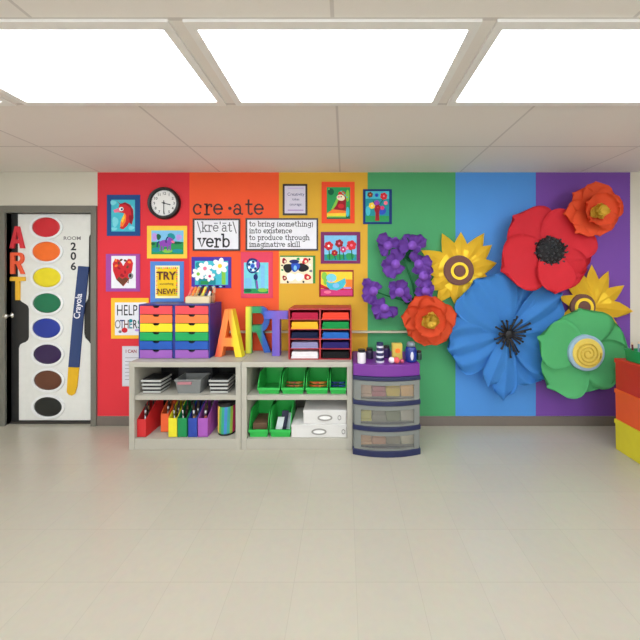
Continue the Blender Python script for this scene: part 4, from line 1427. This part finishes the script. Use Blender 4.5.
# green caddy with pencils
ZK = .524 + .263
gx0, gx1, gy0, gy1 = 2.63, 2.92, -.62, -.44
t = thing('pencil_caddy', 'green pencil caddy on the red crate', 'caddy', ((gx0 + gx1) / 2, (gy0 + gy1) / 2, ZK - .004))
m1 = MB(); tub(m1, gx0, gx1, gy0, gy1, ZK - .004, ZK + .095, .010, plastic('caddy green', (10, 142, 78)), wall=.004, lip=.004); m1.build('body', t, bevel=.001)
pcs = [('dark red', (130, 50, 70)), ('pale blue', (150, 180, 196)), ('beige', (222, 200, 170)), ('pink', (222, 150, 150)), ('white', (230, 226, 228)), ('navy', (60, 66, 100))]
for q in range(12):
    nm, c_ = pcs[q % 6]
    if q >= 6:
        nm = ('maroon', 'sky blue', 'tan', 'rose', 'ivory', 'slate')[q - 6]
        c_ = tuple(int(v * .85) for v in c_)
    xx, yy = gx0 + .035 + (q % 6) * .042, gy0 + .06 + (q // 6) * .07
    hh = .125 + .02 * ((q * 5) % 4) / 3
    t = thing('coloured_pencil', '%s pencil standing in the green caddy on the crates' % nm, 'pencil', (xx, yy, ZK + .002), 'pencils in the green caddy')
    m_ = paint('pencil ' + nm, c_)
    lean = .012 * ((q * 7) % 3 - 1)
    m1 = MB(); m1.tube([(xx, yy, ZK + .002), (xx + lean, yy, ZK + hh)], .0065, m_, 6); m1.build('barrel', t)
    m1 = MB(); m1.tube([(xx + lean, yy, ZK + hh), (xx + lean * 1.2, yy, ZK + hh + .02)], .0065, mat('pencil wood', (222, 190, 150)), 6, .0012); m1.build('tip', t)

# ================================================================ large paper flowers
def prof_round(u, k=.62, p=.75, tip=.55):
    """Half width along a petal: opens from the base, rounds off at the tip."""
    if u < k:
        return .16 + .84 * (math.sin(u / k * PI / 2)) ** p
    q = (u - k) / (1 - k)
    return max(0.0, 1 - q ** 2) ** tip


def petal(parent, c, ang, L, Wd, m, lift, prof=prof_round, nu=12, nv=10, thick=.0025, bend=0.0, name='petal', start=0.0):
    """Curved paper petal: ang in degrees from the right, sizes in metres, lift(u, v) towards the room."""
    a = math.radians(ang)
    e1 = (math.cos(a), math.sin(a)); e2 = (-math.sin(a), math.cos(a))
    m1 = MB()
    g = []
    for i in range(nu + 1):
        u = start + (1 - start) * i / nu
        u = min(u, .9985)
        row = []
        for j in range(nv + 1):
            v = 2 * j / nv - 1
            al = u * L - .06 * L * v * v * u
            b = v * Wd / 2 * prof(u) + bend * L * u * u
            row.append(m1.V((c[0] + e1[0] * al + e2[0] * b, c[1] - lift(u, v), c[2] + e1[1] * al + e2[1] * b)))
        g.append(row)
    for i in range(nu):
        for j in range(nv):
            m1.face([g[i][j], g[i + 1][j], g[i + 1][j + 1], g[i][j + 1]], m)
    m1.solidify(thick)
    return m1.build(name, parent, smooth=True)


def backing(t, c, depth, r=.05):
    m1 = MB(); m1.lathe([(0, 0), (r, 0), (r, depth), (0, depth)], (c[0], Y0, c[2]), mat('foam block', (90, 120, 90), rough=.9), axis='y', n=16); m1.build('foam_block', t)


def flower_root(name, label, px, py, d, deff=None, cat='paper flower'):
    x, z = W(px, py, deff or d)
    t = thing(name, label, cat, (x, Y0, z), 'large paper flowers on the wall')
    c = (x, -d, z)
    backing(t, c, d - .004)
    return t, c


S = .0097      # metres per photo pixel around the flowers' depth

# --- blue flower
blue_p = paper('blue petal', (84, 160, 230), var=.03)
d = .05
t, c = flower_root('blue_paper_flower', 'large blue pleated paper flower with black stamens', 508, 334, d, .09)


def pleat(h, n, amp, ph=0.0, cv=.0):
    return lambda u, v: .008 + h * math.sin(u * 1.7) + 1.5 * amp * (.3 + .7 * u) * (2 / PI) * math.asin(.985 * math.cos(v * PI * n + ph)) + cv * v * v * u


S = .0096
for ang, L, Wd, h, n, amp, bend, ex, cv in ((98, 57, 40, .012, 3, .013, 0, 0, 0), (70, 54, 38, .02, 3, .014, 0, .006, .02), (36, 66, 40, .045, 2.0, .020, .05, .022, -.02), (8, 58, 40, .02, 2.5, .012, 0, .0, 0),
                                          (122, 66, 68, .055, 3, .014, .0, .026, .012), (194, 64, 60, .05, 3.2, .015, 0, .012, .01), (168, 52, 30, .015, 2, .012, 0, .0, 0),
                                          (308, 58, 50, .03, 3.0, .014, .0, .004, .015), (332, 52, 46, .035, 2.3, .016, 0, .014, .02), (243, 56, 20, .055, 1, .020, .03, .030, .03), (263, 65, 26, .05, 1.2, .022, .0, .022, .03)):
    petal(t, (c[0], c[1] - ex, c[2]), ang, L * S, Wd * S, blue_p, pleat(h, n, amp, cv=cv), nu=14, nv=32, bend=bend, prof=lambda u: prof_round(u, .80, 1.05, .42))
stam = mat('black paper stamen', (20, 20, 22), rough=.55)
rr = random.Random(3)
for q in range(30):
    an = 2 * PI * q / 30 + rr.uniform(-.12, .12)
    L = rr.uniform(10, 19) * S * (1.15 if .3 < an < 1.3 or 4.6 < an < 5.3 else .9)
    m1 = MB()
    x0, z0 = c[0] + .012 * math.cos(an), c[2] + .012 * math.sin(an)
    x1, z1 = c[0] + L * math.cos(an), c[2] + L * math.sin(an)
    y0 = c[1] - .045
    m1.tube([(x0, y0, z0), ((x0 + x1) / 2, y0 - .028, (z0 + z1) / 2), (x1, y0 - .045 - rr.uniform(0, .02), z1)], .0062, stam, 6, .0085)
    m1.ball((x1, y0 - .052, z1), .011, stam, 5)
    m1.build('stamen', t, smooth=True)
m1 = MB(); m1.ball((c[0], c[1] - .05, c[2]), (.045, .03, .045), stam, 10); m1.build('center', t, smooth=True)

# --- red poppy
red_p = paper('poppy red petal', (240, 62, 74), var=.03)
d = .125
t, c = flower_root('red_paper_poppy', 'large red paper poppy with a black beaded middle', 549.5, 251, d, .17)
S = .0093


def cup(h, roll=.02, cv=.03, o=.0):
    return lambda u, v: o + h * math.sin(u * PI * .62) - roll * max(0, u - .7) ** 2 * 8 + cv * v * v * u


for ang, L, Wd, ex, bend, h in ((-22, 45, 60, 0, 0, .05), (44, 46, 60, .016, -.04, .07), (134, 53, 56, .006, .02, .06), (204, 56, 58, .026, -.03, .065), (274, 45, 36, .042, 0, .075), (322, 42, 34, .010, 0, .05)):
    petal(t, (c[0], c[1] - ex, c[2]), ang, L * S * .97, Wd * S * 1.02, red_p, cup(h * .7, .02, .05), bend=bend, prof=lambda u: prof_round(u, .6, .62, .42), nu=14, nv=12, thick=.003)
m1 = MB(); m1.lathe([(.135, 0), (.13, .02), (.09, .045), (0, .055)], (c[0], c[1] - .045, c[2] - .003), mat('black felt', (16, 16, 17), rough=.8), axis='y', n=28); m1.build('center', t, smooth=True)
bead = mat('black curled paper', (52, 55, 58), rough=.3)
for q in range(44):
    r_ = .150 * math.sqrt((q + .5) / 44)
    an = q * 2.39996
    m1 = MB()
    bx_, bz_ = c[0] + r_ * math.cos(an), c[2] - .003 + r_ * math.sin(an)
    yb_ = c[1] - .045 - .05 * (1 - (r_ / .17) ** 2)
    m1.tube([(bx_, yb_ + .012, bz_), (bx_ + .010 * math.cos(an * 3), yb_ - .012, bz_ + .010 * math.sin(an * 3)), (bx_ + .016 * math.cos(an * 3 + .8), yb_ - .02, bz_ + .016 * math.sin(an * 3 + .8))], .0115, bead, 6, .007)
    m1.build('curled_bead', t, smooth=True)

# --- green flower
green_p = paper('spring green petal', (112, 214, 142), var=.03)
d = .125
t, c = flower_root('green_paper_flower', 'large green paper flower with a pale yellow spiral middle', 583.5, 352, d, .17)
S = .0093
for ang, L, Wd, ex, bend, h in ((278, 42, 60, 0, 0, .05), (332, 46, 52, .012, 0, .05), (30, 46, 54, .002, 0, .05), (96, 45, 62, .022, .0, .055), (162, 51, 50, .036, 0, .06), (224, 52, 56, .020, 0, .06)):
    petal(t, (c[0], c[1] - ex, c[2]), ang, L * S, Wd * S, green_p, cup(h * .7, .012, .035), bend=bend, prof=lambda u: prof_round(u, .62, .7, .40), nu=14, nv=12, thick=.003)
yc = c[1] - .078
cz_ = c[2] + .0
m1 = MB(); m1.lathe([(.168, -.03), (.168, .006), (.158, .012), (0, .012)], (c[0], yc, cz_), paper('powder blue disc', (150, 176, 196)), axis='y', n=36); m1.build('outer_disc', t)
m1 = MB(); m1.lathe([(.138, .012), (.136, .020), (0, .022)], (c[0], yc, cz_), paper('pale yellow disc', (222, 196, 92)), axis='y', n=36); m1.build('inner_disc', t)
sp_m = paper('spiral gold', (206, 176, 70))
m1 = MB()
pts = [(c[0] + (.018 + .1 * q / 70) * math.cos(q * .27), yc - .026, cz_ + (.018 + .1 * q / 70) * math.sin(q * .27)) for q in range(71)]
m1.tube(pts, .0075, sp_m, 6)
m1.build('spiral', t, smooth=True)


# --- sunflowers
S = .0097
sun_y = paper('sunflower yellow', (255, 212, 60), var=.04)
sun_b = paper('sunflower brown', (112, 76, 66), var=.06)


def sunflower(label, px, py, d, tips, ex, ey, r, rim, groups):
    t, c = flower_root('paper_sunflower', label, px, py, d)
    x0, z0 = c[0], c[2]
    for i, (tx, ty, wb) in enumerate(tips):
        X, Z = W(tx, ty, d + .01)
        a = math.atan2(Z - z0, X - x0)
        L = math.hypot(X - x0, Z - z0)
        y = c[1] - .004 - .004 * (i % 3)
        hw = wb * S / 2
        ca, sa = math.cos(a), math.sin(a)

        def q_(al, b):
            return (x0 + ca * al - sa * b, z0 + sa * al + ca * b)
        out = [q_(0.0, -hw * .5), q_(L * .45, -hw), q_(L * .62, -hw * .92), q_(L * .82, -hw * .5), q_(L, 0), q_(L * .82, hw * .5), q_(L * .62, hw * .92), q_(L * .45, hw), q_(0.0, hw * .5)]
        m1 = MB()
        yt = y - .014 - .016 * math.sin(i * 1.7) ** 2
        cc = q_(L * .55, 0)
        # a crease along the middle of each petal
        fr = [(p[0], y - .006 + (-.004 if k in (0, 8) else 0), p[1]) for k, p in enumerate(out)]
        mid = [q_(L * f_, 0) for f_ in (.0, .45, .62, .82)]
        mv = [m1.V((p[0], yt, p[1])) for p in mid]
        ov = [m1.V(p) for p in fr]
        tip = ov[4]
        for s_ in ((0, 1, 2, 3), (8, 7, 6, 5)):
            for k in range(3):
                m1.face([ov[s_[k]], ov[s_[k + 1]], mv[k + 1], mv[k]], sun_y)
            m1.face([ov[s_[3]], tip, mv[3]], sun_y)
        m1.solidify(.003)
        m1.build('petal', t)
    m1 = MB(); m1.lathe([(r * 1.45 * S, 0), (r * 1.45 * S, .024), (0, .024)], (x0, c[1], z0), sun_y, axis='y', n=32); m1.build('petal_disc', t)
    X, Z = W(ex, ey, d + .03)
    yc = c[1] - .026
    m1 = MB(); m1.lathe([(r * S, -.03), (r * S, .012), (r * S * .93, .018), (0, .018)], (X, yc, Z), sun_b, axis='y', n=36); m1.build('brown_disc', t)
    m1 = MB(); m1.lathe([(rim * S, .018), (rim * S, .024), (rim * S * .70, .024), (rim * S * .70, .018)], (X + .004, yc, Z - .006), sun_y, axis='y', n=36); m1.build('yellow_ring', t)
    m1 = MB(); m1.lathe([(rim * S * .66, .018), (rim * S * .62, .028), (0, .030)], (X + .004, yc, Z - .006), sun_b, axis='y', n=28); m1.build('brown_button', t)


sunflower('yellow paper sunflower with brown middle beside the purple blossoms', 459.5, 271, .03,
          [(421.0, 250.2, 17), (441.8, 233.2, 17), (460.6, 232, 17), (484.2, 233, 18), (491.8, 244.8, 18), (496.6, 263, 18), (490, 280, 16), (476, 300, 17), (454, 304, 17), (437, 303, 18), (426, 290, 18), (424, 270, 18)], 458.6, 270.4, 15.2, 8.8, None)
sunflower('yellow paper sunflower partly hidden by the green flower', 592, 307, .035,
          [(563.2, 275.4, 13), (576.2, 267.8, 13), (591, 264.4, 15), (608.6, 270.8, 15), (624, 285.2, 15), (632.6, 311.2, 17), (620.5, 330, 11), (617.6, 337.2, 10), (604, 340, 15), (590, 342, 15), (572, 338, 15), (556.6, 296.6, 13), (560, 318, 15)], 582.6, 306.6, 12.6, 9.4, None)

# --- orange flowers
S = .0092
or_p = paper('orange red petal', (255, 104, 60), var=.05)
gold = paper('golden centre', (255, 214, 84), var=.05)


def orange_flower(label, px, py, d, outer, inner, seed, sc=1.0, cdx=0, cdy=0):
    t, c = flower_root('orange_paper_flower', label, px, py, d, d + .05)
    for i, (ang, L, Wd, ex) in enumerate(outer):
        petal(t, (c[0], c[1] - ex, c[2]), ang, L * S, Wd * S, or_p, cup(.035, .02, .02), prof=lambda u: prof_round(u, .6, .6, .42), nu=10, nv=8)
    for i, (ang, L, Wd) in enumerate(inner):
        petal(t, (c[0], c[1] - .026 - .004 * (i % 2), c[2]), ang, L * S, Wd * S, or_p, lambda u, v: .065 * u ** 1.1 + .03 * v * v * u, prof=lambda u: prof_round(u, .6, .6, .42), nu=8, nv=8, name='inner_petal')
    r_ = random.Random(seed)
    cc = (c[0] + cdx * S, c[1] - .05, c[2] + cdy * S)
    m1 = MB(); m1.ball(cc, (.05, .03, .05), gold, 8); m1.build('center', t, smooth=True)
    for q in range(14):
        ang = q * 137.5
        L = (5.2 + 4.6 * (q / 13)) * S * sc
        petal(t, (cc[0], cc[1] - .03 + .02 * q / 13, cc[2]), ang, L, 8.5 * S * sc, gold, lambda u, v, k=q / 13: .045 * u * (1.2 - k) + .02 * v * v + .012 * math.sin(v * 4 + k * 9) * u, prof=lambda u: prof_round(u, .6, .6, .4), nu=5, nv=6, name='ruffle', thick=.002)


orange_flower('orange paper flower with ruffled yellow middle, touching the large blue flower', 428.5, 320.6, .13,
              [(12, 31, 27, .0), (72, 26, 30, .004), (118, 28, 30, .0), (172, 28, 26, .006), (218, 26, 28, .002), (262, 27, 30, .008), (312, 29, 30, .004)],
              [(50, 17, 22), (130, 17, 22), (200, 17, 20), (270, 17, 22), (345, 17, 22)], 1, 1.05, .6, .6)
orange_flower('orange paper flower with yellow middle in the upper corner above the poppy', 597, 210.5, .21,
              [(14, 30, 24, .0), (52, 27, 24, .003), (88, 30, 30, .006), (140, 29, 26, .0), (185, 32, 26, .004), (228, 30, 30, .008), (282, 26, 30, .002), (330, 25, 26, .005)],
              [(80, 17, 22), (155, 17, 22), (225, 17, 20), (300, 17, 22), (10, 17, 22)], 2, .95, -1.4, -1.6)

# --- purple blossoms on a stem
pur_p = paper('purple petal', (136, 84, 190), var=.06, scale=20)
stem_m = paper('stem green', (30, 104, 58))
t = thing('purple_blossom_spray', 'spray of crumpled purple paper blossoms on a green stem', 'paper flower', (WX(414, .03), Y0, WZ(314, .03)), 'large paper flowers on the wall')
sd = .055
m1 = MB(); m1.tube([(*[WX(416, sd)], -.022, WZ(316, sd)), (WX(416, sd), -sd, WZ(300, sd)), (WX(413, sd), -sd, WZ(284, sd)), (WX(407, sd), -sd, WZ(268, sd)), (WX(402, sd), -sd, WZ(254, sd)), (WX(397, sd), -sd, WZ(240, sd))], .014, stem_m, 10, .007); m1.build('stem', t, smooth=True)
m1 = MB(); m1.tube([(WX(415, sd), -sd, WZ(303, sd)), (WX(402, sd), -sd - .005, WZ(300, sd)), (WX(388, sd), -sd, WZ(296, sd)), (WX(374, sd), -sd, WZ(291, sd))], .010, stem_m, 10, .006); m1.build('side_stem', t, smooth=True)
# pairs of leaves / calyx near the fork
for (px, py, ang) in ((404, 259, 60), (410, 262, 120), (406, 250, 100), (404, 303, 15)):
    x, z = W(px, py, sd)
    petal(t, (x, -sd, z), ang, 15 * S, 7 * S, stem_m, lambda u, v: .012 + .03 * u + .015 * v * v, nu=7, nv=6, name='leaf')
bl = [(386.5, 243.5, 130, 13.5), (410.5, 243.5, 75, 15), (394, 262, 190, 16), (417, 262, 20, 14), (421.5, 274, 340, 13), (424, 289, 300, 11.5), (372, 289, 170, 15), (398, 290, 80, 14.5), (383, 306, 235, 14.5)]
for k, (px, py, ang, R) in enumerate(bl):
    x, z = W(px + 1.2, py + 2.2, .10)
    R *= .92
    rb_ = random.Random(k + 11)
    m1 = MB()
    # crumpled throat of the blossom
    dx, dz = math.cos(math.radians(ang)), math.sin(math.radians(ang))
    m1.lathe([(.012, 0), (.03, .03), (.045, .06)], (x, -.062, z), pur_p, axis='y', n=12)
    b_ = m1.build('blossom', t, smooth=True)
    ORG[b_] = ORG[t]
    b_['label'] = 'crumpled purple blossom'
    for q in range(5):
        aa = ang + (q - 2) * 54 + rb_.uniform(-12, 12)
        L = R * S * (1.12, .8, 1.2, .85, 1.05)[(q + k) % 5]
        ph = rb_.uniform(0, 6)
        petal(b_, (x, -.074 - .004 * (q % 3), z), aa, L, R * (.95, .75, 1.1)[(q + k) % 3] * S, pur_p,
              lambda u, v, ph=ph, q=q: .012 + .055 * u * (.55 + .45 * math.sin(q * 2.4 + ph)) + .016 * math.cos(v * 3.6 + ph) * u - .02 * max(0, u - .75),
              prof=lambda u: prof_round(u, .8, 1.1, .4), nu=8, nv=8, thick=.002)
#CAMERA
cam = bpy.data.cameras.new('camera')
co = bpy.data.objects.new('camera', cam)
COL.objects.link(co)
co.location = (CX, -D, CZ)
co.rotation_euler = (PI / 2, 0, 0)
cam.sensor_fit = 'HORIZONTAL'
cam.sensor_width = 36
cam.lens = 36 * F / 640
cam.shift_x = -25 / 640
cam.shift_y = -46 / 640
cam.clip_start = .05
SC.camera = co
w = bpy.data.worlds.new('world'); SC.world = w; w.use_nodes = True
w.node_tree.nodes['Background'].inputs[0].default_value = (.8, .85, .9, 1)
w.node_tree.nodes['Background'].inputs[1].default_value = .05
SC.view_settings.view_transform = 'Standard'
SC.view_settings.look = 'None'
SC.view_settings.gamma = 1
SC.view_settings.exposure = 0.08
SC.view_settings.use_curve_mapping = False
